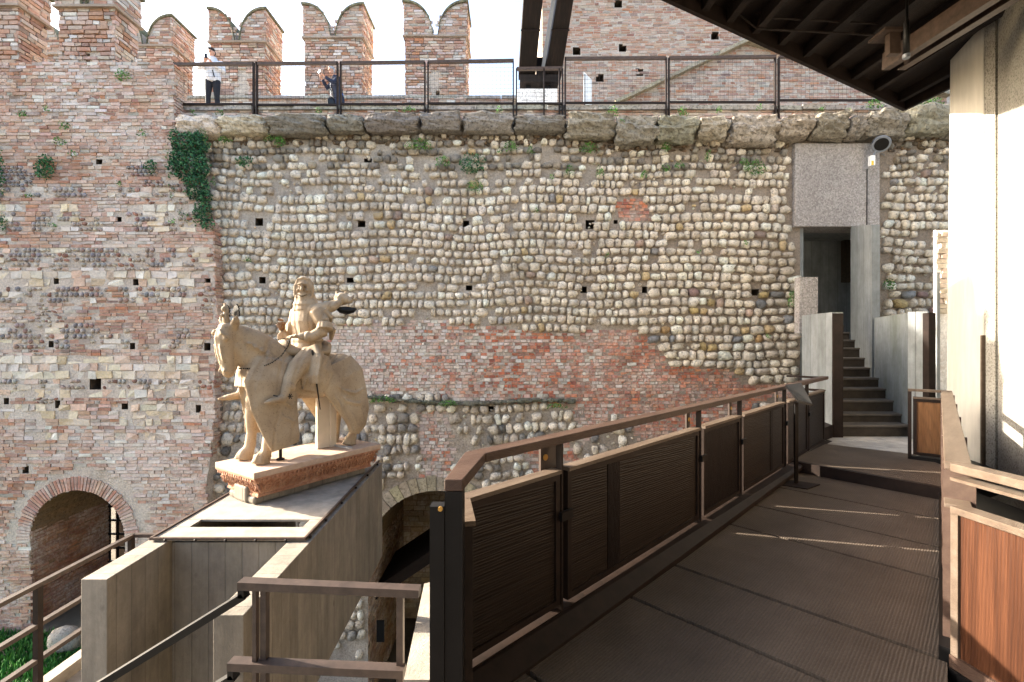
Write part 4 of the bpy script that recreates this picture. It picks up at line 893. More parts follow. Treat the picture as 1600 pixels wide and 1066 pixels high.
for i in range(len(JY) - 1):
    g = .017; a = Vector((lft(JY[i], .1)[0], JY[i])); b_ = Vector((lft(JY[i + 1], .1)[0], JY[i + 1])); g2 = Vector((g, g)) * .7
    a = a + g2; b_ = b_ - g2; ra, rb = right_hit(a), right_hit(b_)
    mb = MB(); mb.prism([tuple(a), tuple(ra), tuple(rb), tuple(b_)], FZ - .05, FZ); mb.build('deck_board', 'deck', deck)
S0, S1 = Vector((PX(1217, 5.98), 5.98)), Vector((PX(1474, 4.78), 4.78))
a = Vector((lft(JY[-1], .1)[0] + .01, JY[-1] + .01)); mb = MB(); mb.prism([tuple(a), tuple(right_hit(a)), (4.35, 4.74), (3.35, 6.1)], FZ - .05, FZ); mb.build('deck_board', 'deck', deck)
mb = MB(); mb.prism([(-3, -3), (4, -3), (5.2, 6), (3.6, 6.3), (-.5, 1.9)], FZ - .35, FZ - .06); mb.build('deck_underframe', 'steel', deck)
PZ0 = -1.48
plat = thing('upper_landing', 'raised ribbed landing between footbridge and steps', 'landing')
mb = MB(); mb.prism([tuple(S0), tuple(S1), (PX(1474, 5.5) + .1, 5.5), (5.25, 6.2), (4.35, 6.95), (4.0, 6.6)], PZ0 - .03, PZ0); mb.build('landing_boards', 'deck', plat)
mb = MB(); mb.prism([(4.37, 6.97), (5.27, 6.22), (6.4, 6.6), (6.6, 7.6), (4.7, 7.6)], PZ0 - .03, PZ0 - .002); mb.build('landing_slab', 'slab', plat)
mb = MB(); dd = (S1 - S0).normalized(); nn = Vector((-dd.y, dd.x)) * .03; mb.prism([tuple(S0 - nn), tuple(S1 - nn), tuple(S1 + nn), tuple(S0 + nn)], PZ0 - .14, PZ0 + .004); mb.build('landing_edge_beam', 'rust', plat)
mb = MB(); mb.prism([(3.4, 6.1), (4.4, 4.9), (6.6, 6), (6.7, 7.6), (4.7, 7.5)], FZ - .2, PZ0 - .04); mb.build('landing_base', 'steel', plat)

def col_panel(root, p0, p1, zt, zb, face, mat, frame='rust', th=.05, cap='wood_cap2', stile=None, capw=.075):
    """framed timber panel between plan points; p0,p1 Vector(x,y)"""
    p0 = Vector((p0[0], p0[1], 0)); p1 = Vector((p1[0], p1[1], 0)); d = (p1 - p0).normalized(); n = Vector((d.y, -d.x, 0)) * face
    def bx(a, b_, z0, z1, off, t, name, m_):
        A = p0 + d * a + n * off; B = p0 + d * b_ + n * off; mb_ = MB(); q = n.normalized() * t
        mb_.prism([tuple((A)[:2]), tuple((B)[:2]), tuple((B - q)[:2]), tuple((A - q)[:2])], z0, z1); return mb_.build(name, m_, root)
    L = (p1 - p0).length; fw = .035
    pn = bx(fw, L - fw, zb + fw, zt - fw, th * .25, th * .5, 'panel', mat)
    fr = MB()
    for (a, b_, z0, z1) in ((0, fw, zb, zt), (L - fw, L, zb, zt), (fw, L - fw, zt - fw, zt), (fw, L - fw, zb, zb + fw)):
        A = p0 + d * a + n * th / 2; B = p0 + d * b_ + n * th / 2; q = n * th; fr.prism([tuple(A[:2]), tuple(B[:2]), tuple((B - q)[:2]), tuple((A - q)[:2])], z0, z1)
    fr.build('panel_frame', frame, root)
    if stile: bx(stile[0], stile[1], zb + fw, zt - fw, th * .34, th * .68, 'stile', 'wood_v')
    A = p0 + n * capw / 2; B = p1 + n * capw / 2; q = n * capw; mb_ = MB(); mb_.prism([tuple(A[:2]), tuple(B[:2]), tuple((B - q)[:2]), tuple((A - q)[:2])], zt + .001, zt + .022); mb_.build('panel_cap', cap, root)
lr = thing('left_bridge_railing', 'long timber-panelled railing on the left side of the footbridge', 'railing')
PT, PB, HZ = -.745, -1.484, -.53
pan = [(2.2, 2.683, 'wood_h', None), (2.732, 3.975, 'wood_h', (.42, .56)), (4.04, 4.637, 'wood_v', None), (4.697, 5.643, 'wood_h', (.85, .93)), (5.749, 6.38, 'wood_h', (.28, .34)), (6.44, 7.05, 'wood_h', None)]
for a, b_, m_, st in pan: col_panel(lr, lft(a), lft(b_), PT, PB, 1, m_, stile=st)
for i, Y in enumerate((2.705, 4.005, 4.665, 5.695, 6.41)):
    mb = MB(); p = lp(Y, 0); d2 = dv * .03; o = ev
    pe_ = dv * (-.044 if i else .03)  # first plate is widened to block its sun streak on the deck
    mb.prism([tuple((p - dv * .105 - o * .07)[:2]), tuple((p + pe_ - o * .07)[:2]), tuple((p + pe_ - o * .055)[:2]), tuple((p - dv * .105 - o * .055)[:2])], -1.95, HZ - .03); mb.build('post_plate', 'railsteel', lr)
    mb = MB(); mb.prism([tuple((p - dv * .024 + o * .03)[:2]), tuple((p - dv * .01 + o * .03)[:2]), tuple((p - dv * .01 - o * .012)[:2]), tuple((p - dv * .024 - o * .012)[:2])], -1.6, HZ - .03); mb.build('post', 'rust', lr)
    mb = MB(); q = p - dv * .07 - o * .053; mb.tube([q + Vector((0, 0, -.66)), q + o * .006 + Vector((0, 0, -.66))], .018, 14); mb.build('brass_eye', 'brass', lr)
    mb = MB(); mb.beam(p - dv * .05 + o * .045 + Vector((0, 0, -.98)), p + dv * .05 + o * .045 + Vector((0, 0, -.98)), .02, .05); mb.build('panel_clamp', 'steel', lr)
mb = MB(); P0, P1 = lp(2.24, HZ - .02), lp(7.15, HZ - .02); w2 = .045
c0 = lp(2.24, 0); 
mb.prism([tuple((P0 - ev * w2)[:2]), tuple((P0 + ev * w2 + dv * .05)[:2]), tuple((P1 + ev * w2)[:2]), tuple((P1 - ev * w2)[:2])], HZ - .045, HZ); bevel(mb.build('handrail', 'wood_cap', lr), .004)
xk0, xk1 = PX(694, 1.81), PX(723, 1.81)
mb = MB(); mb.prism([(xk0, 1.81), (xk1, 1.81), tuple((P0 + ev * w2 + dv * .048)[:2]), tuple((P0 - ev * w2 - dv * .002)[:2])], HZ - .044, HZ + .001); bevel(mb.build('handrail_return', 'wood_cap', lr), .004)
mb = MB(); mb.box(xk0 + .001, xk1 - .001, 1.812, 1.9, -3.2, HZ - .046); mb.build('end_post', 'steel', lr)
mb = MB(); mb.box(PX(671, 1.8), xk0, 1.805, 1.86, -3.2, PZ(790, 1.81)); mb.build('end_plate', 'steel', lr)
mb = MB(); mb.tube([(xk0 - .012, 1.80, PZ(792, 1.81)), (xk0 - .012, 1.79, PZ(792, 1.81))], .009, 12); mb.build('brass_eye', 'brass', lr)
col_panel(lr, (xk1 + .005, 1.9), (lft(2.2)[0] + .0, 2.18), PT, -1.5, 1, 'wood_v')
mb = MB(); a, b_ = lp(1.75, 0, .0), lp(7.1, 0, .0)
mb.prism([tuple((a - ev * .04)[:2]), tuple((a + ev * .035)[:2]), tuple((b_ + ev * .035)[:2]), tuple((b_ - ev * .04)[:2])], -1.9, -1.515); mb.build('kerb_beam', 'rust', lr)
mb = MB(); q0, q1 = ev * .036, ev * .15
vs = [tuple(a + q0 + Vector((0, 0, -1.53))), tuple(b_ + q0 + Vector((0, 0, -1.53 + .06))), tuple(b_ + q1 + Vector((0, 0, -1.598 + .11))), tuple(a + q1 + Vector((0, 0, -1.598)))]
mb.add(vs + [(x, y, z - .04) for x, y, z in vs], [(0, 3, 2, 1), (4, 5, 6, 7), (0, 1, 5, 4), (1, 2, 6, 5), (2, 3, 7, 6), (3, 0, 4, 7)]); mb.build('kerb_board', 'rust', lr)
# small square loop at the far end
p = lp(7.1, 0); mb = MB()
for z in (HZ - .02, -.74): mb.beam(p + Vector((-.35, .35, z)), p + Vector((0, .0, z)), .05, .03)
mb.beam(p + Vector((-.35, .35, -.8)), p + Vector((-.35, .35, HZ)), .05, .05); mb.beam(p + Vector((0, .0, -1.5)), p + Vector((0, .0, HZ)), .05, .05); mb.build('end_loop', 'rust', lr)

rr = thing('right_bridge_railing', 'sunlit timber-panelled railing on the right side of the footbridge', 'railing')
RA, RB = Vector((2.2, 2.34, 0)), Vector((PX(1479, 5.75), 5.75, 0)); RZ = -.6; RPT = -.81; rd = (RB - RA).normalized(); rn = Vector((-rd.y, rd.x, 0))   # rn toward deck
def rprism(a, b_, o0, o1, z0, z1, name, m_, bv=0):
    mb_ = MB(); mb_.prism([tuple((a + rn * o0)[:2]), tuple((b_ + rn * o0)[:2]), tuple((b_ + rn * o1)[:2]), tuple((a + rn * o1)[:2])], z0, z1); o = mb_.build(name, m_, rr)
    if bv: bevel(o, bv)
    return o
rprism(RA, RB, -.05, .05, RZ - .04, RZ, 'handrail', 'wood_cap2', .004)
rprism(RA, RB, -.05, .05, RPT - .02, RPT, 'panel_cap', 'wood_cap2', .003)
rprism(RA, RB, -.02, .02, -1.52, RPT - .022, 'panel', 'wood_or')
for k in (.03, .25, .5, .74, .97):
    p = RA.lerp(RB, k); rprism(p - rd * .02, p + rd * .02, -.07, .055, -1.6, RZ - .042, 'post', 'wood_cap')
rprism(RA, RB, .0, .07, -1.75, -1.53, 'kerb_beam', 'steel')
# front stretch: turns and runs back past the camera
RC = Vector((2.42, .6, 0)); fd = (RC - RA).normalized(); fn = Vector((fd.y, -fd.x, 0))
if fn.x > 0: fn = -fn
def fprism(a, b_, o0, o1, z0, z1, name, m_, bv=0):
    mb_ = MB(); mb_.prism([tuple((a + fn * o0)[:2]), tuple((b_ + fn * o0)[:2]), tuple((b_ + fn * o1)[:2]), tuple((a + fn * o1)[:2])], z0, z1); o = mb_.build(name, m_, rr)
    if bv: bevel(o, bv)
    return o
s0 = RA + fd * .0
fprism(s0 - fd * .0, RC, -.045, .045, RZ - .041, RZ - .001, 'handrail', 'wood_cap2', .004)
fprism(s0, RC, -.04, .045, RZ - .085, RZ - .07, 'under_rail', 'wood_cap2')
fprism(s0, RC, -.045, .045, RPT - .035, RPT - .001, 'panel_cap', 'wood_cap2', .003)
fprism(s0 + fd * .035, RC, -.01, .03, -1.54, RPT - .036, 'panel', 'wood_red')
fprism(s0, s0 + fd * .034, -.03, .042, -1.55, RPT - .036, 'panel_frame', 'wood_cap2')
fprism(s0, RC, -.02, .05, -1.6, -1.541, 'bottom_rail', 'wood_cap')
fprism(s0, RC, .0, .06, -1.8, -1.601, 'kerb_beam', 'steel')
# far return with small pale panel
e_ = Vector((-.75, .66, 0)).normalized(); RE = RB + e_ * .36
col_panel(rr, tuple((RE + e_ * -.05)[:2]), tuple((RB)[:2]), -.72, -1.42, 1, 'wood_or', cap='wood_cap2')
mb = MB(); q = Vector((-e_.y, e_.x, 0)) * .04; mb.prism([tuple((RE + q)[:2]), tuple((RE - q)[:2]), tuple((RB - q)[:2]), tuple((RB + q)[:2])], RZ - .03, RZ - .001); mb.build('handrail_return', 'wood_cap2', rr)
mb = MB(); mb.prism([tuple((RE + q)[:2]), tuple((RE - q)[:2]), tuple((RE - q - e_ * .035)[:2]), tuple((RE + q - e_ * .035)[:2])], -1.5, RZ - .032); mb.build('end_post', 'rust', rr)
mb = MB(); mb.prism([tuple((RE + q)[:2]), tuple((RE - q)[:2]), tuple((RB - q)[:2]), tuple((RB + q)[:2])], -1.5, -1.44); mb.build('bottom_rail', 'steel', rr)

# lectern
root = thing('information_lectern', 'slim dark metal lectern with tilted board standing on the deck', 'lectern'); LYc = 5.3
bx_, by_ = PX(1244, LYc), LYc
mb = MB(); mb.prism([(bx_ - .26, by_ + .0), (bx_ + .0, by_ - .2), (bx_ + .24, by_ - .04), (bx_ + .02, by_ + .12)], FZ + .001, FZ + .012); mb.build('base_plate', 'rust', root)
mb = MB(); mb.beam((bx_, by_, FZ + .012), (bx_, by_, PZ(628, LYc)), .035, .022, (0, 1, 0)); mb.build('post', 'steel', root)
q = [(PX(1227, 5.35), 5.35, PZ(603, 5.35)), (PX(1252, 5.6), 5.6, PZ(600, 5.6)), (PX(1270, 5.2), 5.2, PZ(634, 5.2)), (PX(1247, 5.0), 5.0, PZ(628, 5.0))]
mb = MB(); mb.add(q + [(x, y, z + .02) for x, y, z in q], [(0, 3, 2, 1), (4, 5, 6, 7), (0, 1, 5, 4), (1, 2, 6, 5), (2, 3, 7, 6), (3, 0, 4, 7)]); mb.build('tilted_board', 'steel', root)
mb = MB(); q2 = [tuple(Vector(a_) * .94 + sum((Vector(t) for t in q), Vector()) / 4 * .06 + Vector((0, 0, .021))) for a_ in q]; mb.add(q2 + [(x, y, z + .003) for x, y, z in q2], BOXF); mb.build('notice_sheet', 'blackp', root)

# ================================================================ CONCRETE CANTILEVER THAT CARRIES THE STATUE
BT, BBt = -2.0, -3.54
bx = lambda X, Y: X - .0405 * (Y - 5)       # the arm runs slightly to the left as it goes away
cw = thing('concrete_cantilever', 'board-marked concrete arm that carries the horse statue', 'concrete arm')
XLo, XLi, XRi, XRo = -3.66, -3.44, -2.245, -2.02
def barm(x0, x1, y0, y1, z0, z1, name, m_, bv=.006):
    mb_ = MB(); mb_.prism([(bx(x0, y0), y0), (bx(x1, y0), y0), (bx(x1, y1), y1), (bx(x0, y1), y1)], z0, z1); return bevel(mb_.build(name, m_, cw), bv)
barm(XLo, XLi, 3.98, 7.8, BBt, BT, 'side_wall', 'conc'); barm(XRi, XRo, 3.46, 7.8, BBt, BT, 'side_wall', 'conc')
barm(XLi + .002, XRi - .002, 4.78, 4.98, BBt, BT - .03, 'cross_wall', 'conc_x')
barm(XLi + .002, XRi - .002, 4.98, 7.8, BBt, BBt + .2, 'floor_slab', 'conc_x')
st_, sb_ = BT + .028, BT + .002
def slab(x0, x1, y0, y1): 
    mb_ = MB(); mb_.prism([(bx(x0, y0), y0), (bx(x1, y0), y0), (bx(x1, y1), y1), (bx(x0, y1), y1)], sb_, st_); return bevel(mb_.build('top_slab', 'conc_top', cw), .004)
slab(XLo + .06, XRo - .05, 4.74, 5.03); slab(XLo + .06, XLo + .24, 5.034, 5.24); slab(XRo - .2, XRo - .05, 5.034, 5.24); slab(XLo + .06, XRo - .05, 5.244, 6.1); slab(XLo + .06, XRo - .05, 6.108, 7.79)
mb = MB()
for Xs in (XLo + .05, XRo - .055): mb.beam((bx(Xs, 4.72), 4.72, BT + .03), (bx(Xs, 7.8), 7.8, BT + .03), .022, .03)
mb.beam((bx(XLo + .05, 4.73), 4.73, BT + .03), (bx(XRo - .05, 4.73), 4.73, BT + .03), .03, .022); mb.build('metal_edging', 'lsteel', cw)
mb = MB()
for Xs in (XLo + .03, XRo - .03):
    for Y in (4.8, 5.25, 5.8, 6.4, 7.0, 7.6): mb.ball((bx(Xs, Y), Y, BT + .02), .018, 1)
for k in range(5): mb.ball((bx(XLo + .2 + k * .3, 4.71), 4.71, BT + .02), .016, 1)
mb.build('bolt_heads', 'rust', cw)
mb = MB(); mb.box(-3.5, -2.3, 7.0, 9.5, BBt - 1.2, BBt); 
# ---------------------------------------------------------------- steel stair rails
SR = [('handrail', -1.535, .06), ('mid_rail', -2.04, .06)]
root = thing('front_stair_railing', 'flat steel stair railing in front of the concrete arm', 'railing')
Y = 3.02
x0, x1 = PX(379, Y), PX(656, Y)
for (py0, py1, xa_, xb_, drop, xs_) in ((911, 918, 376, 656, 930, 118), (1036, 1041, 360, 632, 1056, 250)):
    za, zb2 = PZ(py0, Y), PZ(py1, Y); mb = MB()
    mb.beam((PX(xa_, Y), Y, za), (PX(xb_, Y - .04), Y - .04, zb2), .075, .05); mb.build('level_rail', 'railsteel', root)
    mb = MB(); mb.box(PX(xa_, Y), PX(xa_ + 9, Y), Y - .035, Y + .035, PZ(drop, Y), za - .026); mb.build('rail_drop', 'steel', root)
    mb = MB(); sxx, szz = PX(xa_ + 8, Y), PZ(drop, Y) + .01; exx = sxx - 1.9; ezz = szz - 1.9 * .62
    mb.beam((sxx, Y, szz), (exx, Y, ezz), .07, .045); mb.build('sloping_rail', 'steel', root)
for px in (401, 411): mb = MB(); mb.box(PX(px - 4.6, Y), PX(px + 1.5 if px == 401 else px + 4, Y), Y - .02 + (.02 if px == 411 else 0), Y + .02 + (.03 if px == 411 else 0), -2.75, PZ(917, Y)); mb.build('post', 'railsteel', root)
mb = MB(); mb.box(PX(621, Y), PX(631, Y), Y - .03, Y + .02, -2.75, PZ(922, Y)); mb.build('post', 'railsteel', root)
ld = thing('lower_landing', 'white sunlit concrete ledge below the footbridge', 'ledge')
mb = MB(); mb.prism([(PX(631, 2.45), 2.45), (-.33, 2.45), (-.3, 3.3), (.4, 3.6), (.4, 4.0), (PX(662, 3.4), 3.42)], -3.2, -1.75); mb.build('ledge_block', 'conc_top', ld)
mb = MB(); mb.box(-2.6, -.35, 1.2, 3.1, -2.95, -2.75); mb.build('stair_landing', 'conc_top', ld)
root = thing('left_landing_railing', 'brown steel railing with three rails, left of the concrete arm', 'railing')
XR_ = -5.05
for z, n_, m_ in ((-2.6, 'handrail', 'railsteel'), (-3.03, 'mid_rail', 'railsteel'), (-3.4, 'lower_rail', 'railsteel')):
    mb = MB(); mb.beam((XR_, 3.6, z), (XR_ - .02, 6.35, z), .06, .045); mb.build(n_, m_, root)
mb = MB(); mb.beam((XR_ - .02, 6.35, -2.6), (-3.74, 6.35, -2.6), .06, .045, (0, 0, 1)); mb.build('handrail_return', 'railsteel', root)
for Yp in (5.06, 6.3): mb = MB(); mb.box(XR_ - .035, XR_ + .02, Yp - .03, Yp + .03, -3.75, -2.62); mb.build('post', 'rust', root)
root = thing('left_landing', 'sunlit pale concrete landing at the lower left, with kerb', 'landing')
mb = MB(); mb.box(-5.2, -3.75, 3.4, 6.6, -4.0, -3.8); mb.build('landing_slab', 'conc_top', root)
mb = MB(); mb.box(-5.12, -4.98, 3.4, 6.55, -3.798, -3.66); mb.build('landing_kerb', 'conc_top', root)
tag(MB().box(wx(584), wx(596), W + .2, W + .23, wz(1012), wz(978)).build('black_plaque', 'blackp'), 'small black plaque inside the arch below the statue', 'plaque')

# ================================================================ PLINTH AND EQUESTRIAN STATUE
PC = (-2.87, 6.565, -1.54); PR = math.atan2(-.835, -.55)
pl = thing('marble_plinth', 'carved red marble plinth slab under the stone horse', 'plinth', loc=PC, rz=PR)
HX, HY = .945, .4625
mb = MB(); mb.box(-HX, HX, -HY, HY, -.07, 0); bevel(mb.build('plinth_top', 'marble_top', pl), .006)
def loft(mb, prof, n=1):
    for (i0, z0), (i1, z1) in zip(prof, prof[1:]):
        a = [(-HX + i0, -HY + i0, z0), (HX - i0, -HY + i0, z0), (HX - i0, HY - i0, z0), (-HX + i0, HY - i0, z0)]
        b_ = [(-HX + i1, -HY + i1, z1), (HX - i1, -HY + i1, z1), (HX - i1, HY - i1, z1), (-HX + i1, HY - i1, z1)]
        mb.add(a + b_, [(i, 4 + i, 4 + (i + 1) % 4, (i + 1) % 4) for i in range(4)])
mb = MB(); loft(mb, [(.004, -.0705), (.004, -.088), (.03, -.1), (.03, -.115), (.05, -.13), (.06, -.15), (.095, -.24), (.11, -.3), (.1, -.305), (.1, -.33), (.3, -.331)]); mb.build('plinth_cove', 'marble', pl)
mb = MB()
def along(fn, step):
    for sy in (-1, 1):
        x = -HX + .06
        while x < HX - .05: fn((x, sy * HY, 0), (1, 0, 0), (0, sy, 0)); x += step
    for sx in (-1, 1):
        y = -HY + .06
        while y < HY - .05: fn((sx * HX, y, 0), (0, 1, 0), (sx, 0, 0)); y += step
def dent(p, t, n):
    p = Vector(p); n = Vector(n); t = Vector(t); q = p - n * .03; mb.beam(q + Vector((0, 0, -.092)), q + Vector((0, 0, -.122)), .026, .05, tuple(n), )
along(dent, .055)
mb.build('dentil_row', 'marble', pl)
mb = MB()
def leaf(p, t, n):
    p = Vector(p); n = Vector(n); t = Vector(t)
    for s in (-1, 1):
        pts = [p - n * .06 + Vector((0, 0, -.15)), p - n * .07 + t * s * .035 + Vector((0, 0, -.185)), p - n * .085 + t * s * .04 + Vector((0, 0, -.23)), p - n * .1 + t * s * .015 + Vector((0, 0, -.265))]
        mb.tube(pts, [.008, .014, .014, .006], 6)
    mb.ball(tuple(p - n * .08 + Vector((0, 0, -.21))), .016, 1)
along(leaf, .115)
mb.build('carved_leaves', 'marble', pl, smooth=True)
mb = MB(); mb.box(-.8, .86, -.3, .3, -.43, -.335); mb.box(.7, .88, -.14, .16, -.43, -.22); bevel(mb.build('support_block', 'conc', pl), .03)

st = thing('equestrian_statue', 'weathered stone statue of a smiling knight on a draped horse', 'statue', loc=PC, rz=PR)
CY = -.08
mb = MB()
def T(pts, rs, n=16, up=(0, 0, 1)): mb.tube([(p[0], p[1] + CY, p[2]) for p in pts], rs, n, up)
def Bl(c, r, sub=2, rot=None): mb.ball((c[0], c[1] + CY, c[2]), r, sub, rot)
T([(-.86, 0, .95), (-.8, 0, 1.02), (-.66, 0, 1.06), (-.4, 0, 1.06), (0, 0, 1.02), (.33, 0, 1.08), (.58, 0, 1.1), (.74, 0, 1.08), (.8, 0, 1.05)], [(.1, .12), (.2, .22), (.28, .29), (.31, .3), (.3, .27), (.29, .32), (.25, .33), (.17, .25), (.08, .12)], 24)
T([(.3, 0, 1.15), (.52, 0, 1.36), (.7, 0, 1.5), (.84, 0, 1.6), (.94, 0, 1.66)], [(.2, .25), (.18, .245), (.15, .21), (.115, .15), (.09, .1)], 24)
T([(.62, 0, 1.3), (.76, 0, 1.38), (.9, 0, 1.5)], [(.18, .2), (.14, .17), (.1, .1)], 20)
T([(.9, 0, 1.74), (.97, 0, 1.69), (1.0, 0, 1.57), (1.0, 0, 1.4), (.985, 0, 1.25), (.965, 0, 1.14), (.945, 0, 1.1)], [(.07, .065), (.105, .115), (.114, .125), (.088, .096), (.071, .072), (.067, .064), (.042, .042)], 20, (1, 0, 0))
T([(.9, 0, 1.54), (.9, 0, 1.38), (.91, 0, 1.18)], [(.07, .085), (.052, .055), (.04, .04)], 14, (1, 0, 0))
for s in (-1, 1):
    Bl((1.05, s * .108, 1.57), (.034, .032, .034)); T([(1.1, s * .05, 1.68), (1.1, s * .11, 1.63), (1.04, s * .135, 1.6)], [.014, .02, .012], 8); T([(1.1, s * .07, 1.5), (1.07, s * .07, 1.35), (1.03, s * .055, 1.2)], [.012, .016, .01], 8)
    Bl((1.03, s * .055, 1.18), (.03, .024, .032))
    T([(.93, s * .08, 1.7), (.95, s * .125, 1.755), (.965, s * .17, 1.79), (.97, s * .2, 1.85)], [(.04, .035), (.055, .036), (.045, .026), (.01, .01)], 10)
    yl = s * .2
    T([(.5, yl * .7, 1.0), (.55, yl * .95, .75), (.58, yl, .55), (.58, yl, .35), (.6, yl, .17), (.63, yl, .11)], [.16, .11, .08, .062, .07, .075], 14, (1, 0, 0))
    T([(.6, yl, .13), (.66, yl, .07), (.68, yl, .0)], [(.065, .075), (.085, .1), (.095, .125)], 14, (1, 0, 0))
    T([(-.55, yl * .7, .95), (-.5, yl, .72), (-.66, yl, .52), (-.74, yl, .42), (-.72, yl, .25), (-.7, yl, .13)], [.2, .14, .085, .065, .055, .065], 14, (1, 0, 0))
    T([(-.71, yl, .13), (-.66, yl, .07), (-.64, yl, .0)], [(.06, .07), (.08, .095), (.09, .115)], 14, (1, 0, 0))
    # caparison: front skirt, rear skirt
    if s > 0: T([(.5, .17, 1.28), (.58, .27, 1.02), (.57, .33, .75), (.53, .365, .5), (.48, .385, .3), (.46, .39, .2)], [(.08, .22), (.075, .34), (.055, .31), (.048, .26), (.05, .22), (.04, .19)], 26, (1, 0, 0))
    else: T([(.45, -.17, 1.25), (.46, -.26, 1.0), (.42, -.31, .75), (.4, -.34, .5), (.42, -.36, .3)], [(.07, .24), (.06, .27), (.05, .24), (.045, .2), (.04, .17)], 24, (1, 0, 0))
    T([(-.38, s * .2, 1.22), (-.46, s * .29, 1.0), (-.56, s * .33, .74), (-.65, s * .355, .48), (-.66, s * .35, .3), (-.62, s * .34, .19)], [(.1, .34), (.075, .4), (.05, .32), (.045, .24), (.045, .17), (.035, .09)], 26, (1, 0, 0))
T([(-.76, 0, 1.1), (-.83, 0, .85), (-.89, 0, .6), (-.87, 0, .42)], [(.26, .1), (.32, .07), (.34, .05), (.3, .035)], 24, (1, 0, 0))
T([(.7, 0, 1.3), (.76, 0, 1.12), (.8, 0, .96)], [(.18, .1), (.22, .06), (.2, .03)], 20, (1, 0, 0))
# folds
for s in (-1, 1):
    T([(.5, s * .19, .98), (.2, s * .22, .96), (-.1, s * .23, .95), (-.42, s * .22, 1.0)], [(.13, .22), (.13, .19), (.13, .2), (.12, .24)], 18)
    for k in range(7):
        x = .36 + k * .075; T([(x - .1, s * (.17 - k * .01), 1.14 + k * .06), (x + .0, s * (.245 - k * .014), 1.2 + k * .05), (x + .06, s * (.225 - k * .014), 1.33 + k * .04)], [.006, .012, .006], 6)
    T([(-.2, s * .33, 1.05), (-.38, s * .385, .85), (-.6, s * .4, .78), (-.8, s * .36, .84)], [.006, .014, .014, .006], 6); T([(-.25, s * .35, .9), (-.45, s * .4, .68), (-.65, s * .4, .62), (-.82, s * .36, .66)], [.006, .016, .016, .006], 6)
    T([(-.12, s * .33, .98), (-.33, s * .375, .68), (-.52, s * .385, .34), (-.58, s * .37, .22)], [.012, .018, .018, .012], 6)
    T([(-.4, s * .37, .7), (-.58, s * .4, .42), (-.64, s * .39, .24)], [.006, .015, .012], 6)
T([(.62, .345, .98), (.5, .395, .78), (.38, .4, .7), (.3, .37, .78)], [.006, .014, .014, .006], 6); T([(.66, .35, .85), (.5, .41, .58), (.36, .41, .5), (.3, .38, .58)], [.006, .014, .014, .006], 6)
T([(.78, .3, .95), (.76, .345, .6), (.68, .38, .3), (.64, .39, .2)], [.012, .02, .02, .014], 8)
horse = mb.build('draped_horse', 'statue', st); remesh(horse, .014, 3)
# ear crest on the horse
mb = MB(); mb.tube([(.98, CY, 1.72), (1.0, CY, 1.83), (.99, CY, 1.92), (1.01, CY, 2.0)], [.05, .036, .028, .012], 10); mb.ball((1.02, CY, 1.93), (.03, .026, .036), 2); mb.ball((1.04, CY, 1.85), .024, 2); mb.build('crest_horn', 'statue', st, smooth=True)
for s in (-1, 1):
    mb = MB(); c = Vector((.93, CY + s * .115, 1.87)); n = 22; vs = []; 
    for y in (-.008, .008):
        vs.append(tuple(c + Vector((0, 0, -.03)) + Vector((y, 0, 0))))
        for k in range(n): t = -.3 + (math.pi + .6) * k / (n - 1); r = .105 * (1 if k % 2 else .82); vs.append(tuple(c + Vector((y, s * math.cos(t) * r * .75, math.sin(t) * r * 1.15))))
    m1 = n + 1; fs = [(0, i, i + 1) for i in range(1, n)] + [(m1, m1 + i + 1, m1 + i) for i in range(1, n)] + [(i, m1 + i, m1 + i + 1, i + 1) for i in range(1, n)] + [(0, m1, m1 + 1, 1), (0, n, m1 + n, m1)]
    mb.add(vs, fs); mb.build('crest_wing', 'steel', st)
# saddle
mb = MB()
T([(-.38, 0, 1.36), (-.3, 0, 1.4), (-.05, 0, 1.36), (.18, 0, 1.4), (.26, 0, 1.44)], [(.12, .12), (.25, .09), (.28, .07), (.24, .08), (.14, .1)], 18)
Bl((-.34, 0, 1.46), (.06, .2, .1)); Bl((.27, 0, 1.48), (.04, .15, .09)); remesh(mb.build('saddle', 'statue', st), .016, 2)
# rider
mb = MB(); hr = Matrix.Rotation(rad(42), 3, 'Z')
T([(-.1, 0, 1.38), (-.1, 0, 1.5), (-.09, 0, 1.62), (-.08, 0, 1.82), (-.08, 0, 1.96), (-.08, 0, 2.03)], [(.21, .18), (.205, .17), (.215, .165), (.25, .18), (.24, .155), (.16, .12)], 20, (1, 0, 0))
T([(-.08, 0, 1.54), (-.07, 0, 1.42), (-.05, 0, 1.3), (-.05, 0, 1.2)], [(.2, .17), (.25, .21), (.3, .26), (.31, .28)], 22, (1, 0, 0))
for k in range(14):
    t = 2 * math.pi * k / 14; T([(-.07 + .18 * math.cos(t), .2 * math.sin(t), 1.42), (-.05 + .28 * math.cos(t), .3 * math.sin(t), 1.2)], [.012, .026], 6)
T([(-.09, 0, 1.53), (-.09, 0, 1.57)], [(.2, .165), (.2, .165)], 20, (1, 0, 0))
T([(-.07, 0, 1.99), (-.06, 0, 2.07), (-.055, 0, 2.14)], [(.215, .16), (.165, .14), (.13, .125)], 18, (1, 0, 0))
hc = Vector((-.05, 0, 2.25))
def HB(o, r): Bl(tuple(hc + hr @ (Vector(o) * 1.14)), tuple(q * 1.14 for q in r), 2, hr)
HB((-.02, 0, .015), (.122, .112, .165)); HB((-.04, 0, -.1), (.12, .13, .11)); HB((.02, 0, -.06), (.085, .085, .11)); HB((.0, 0, -.12), (.1, .105, .08))
def HT(pts, rs): T([tuple(hc + hr @ (Vector(p) * 1.14)) for p in pts], [r * 1.14 for r in rs], 8)
HT([(.105, -.06, .06), (.118, 0, .075), (.105, .06, .06)], [.013, .015, .013])
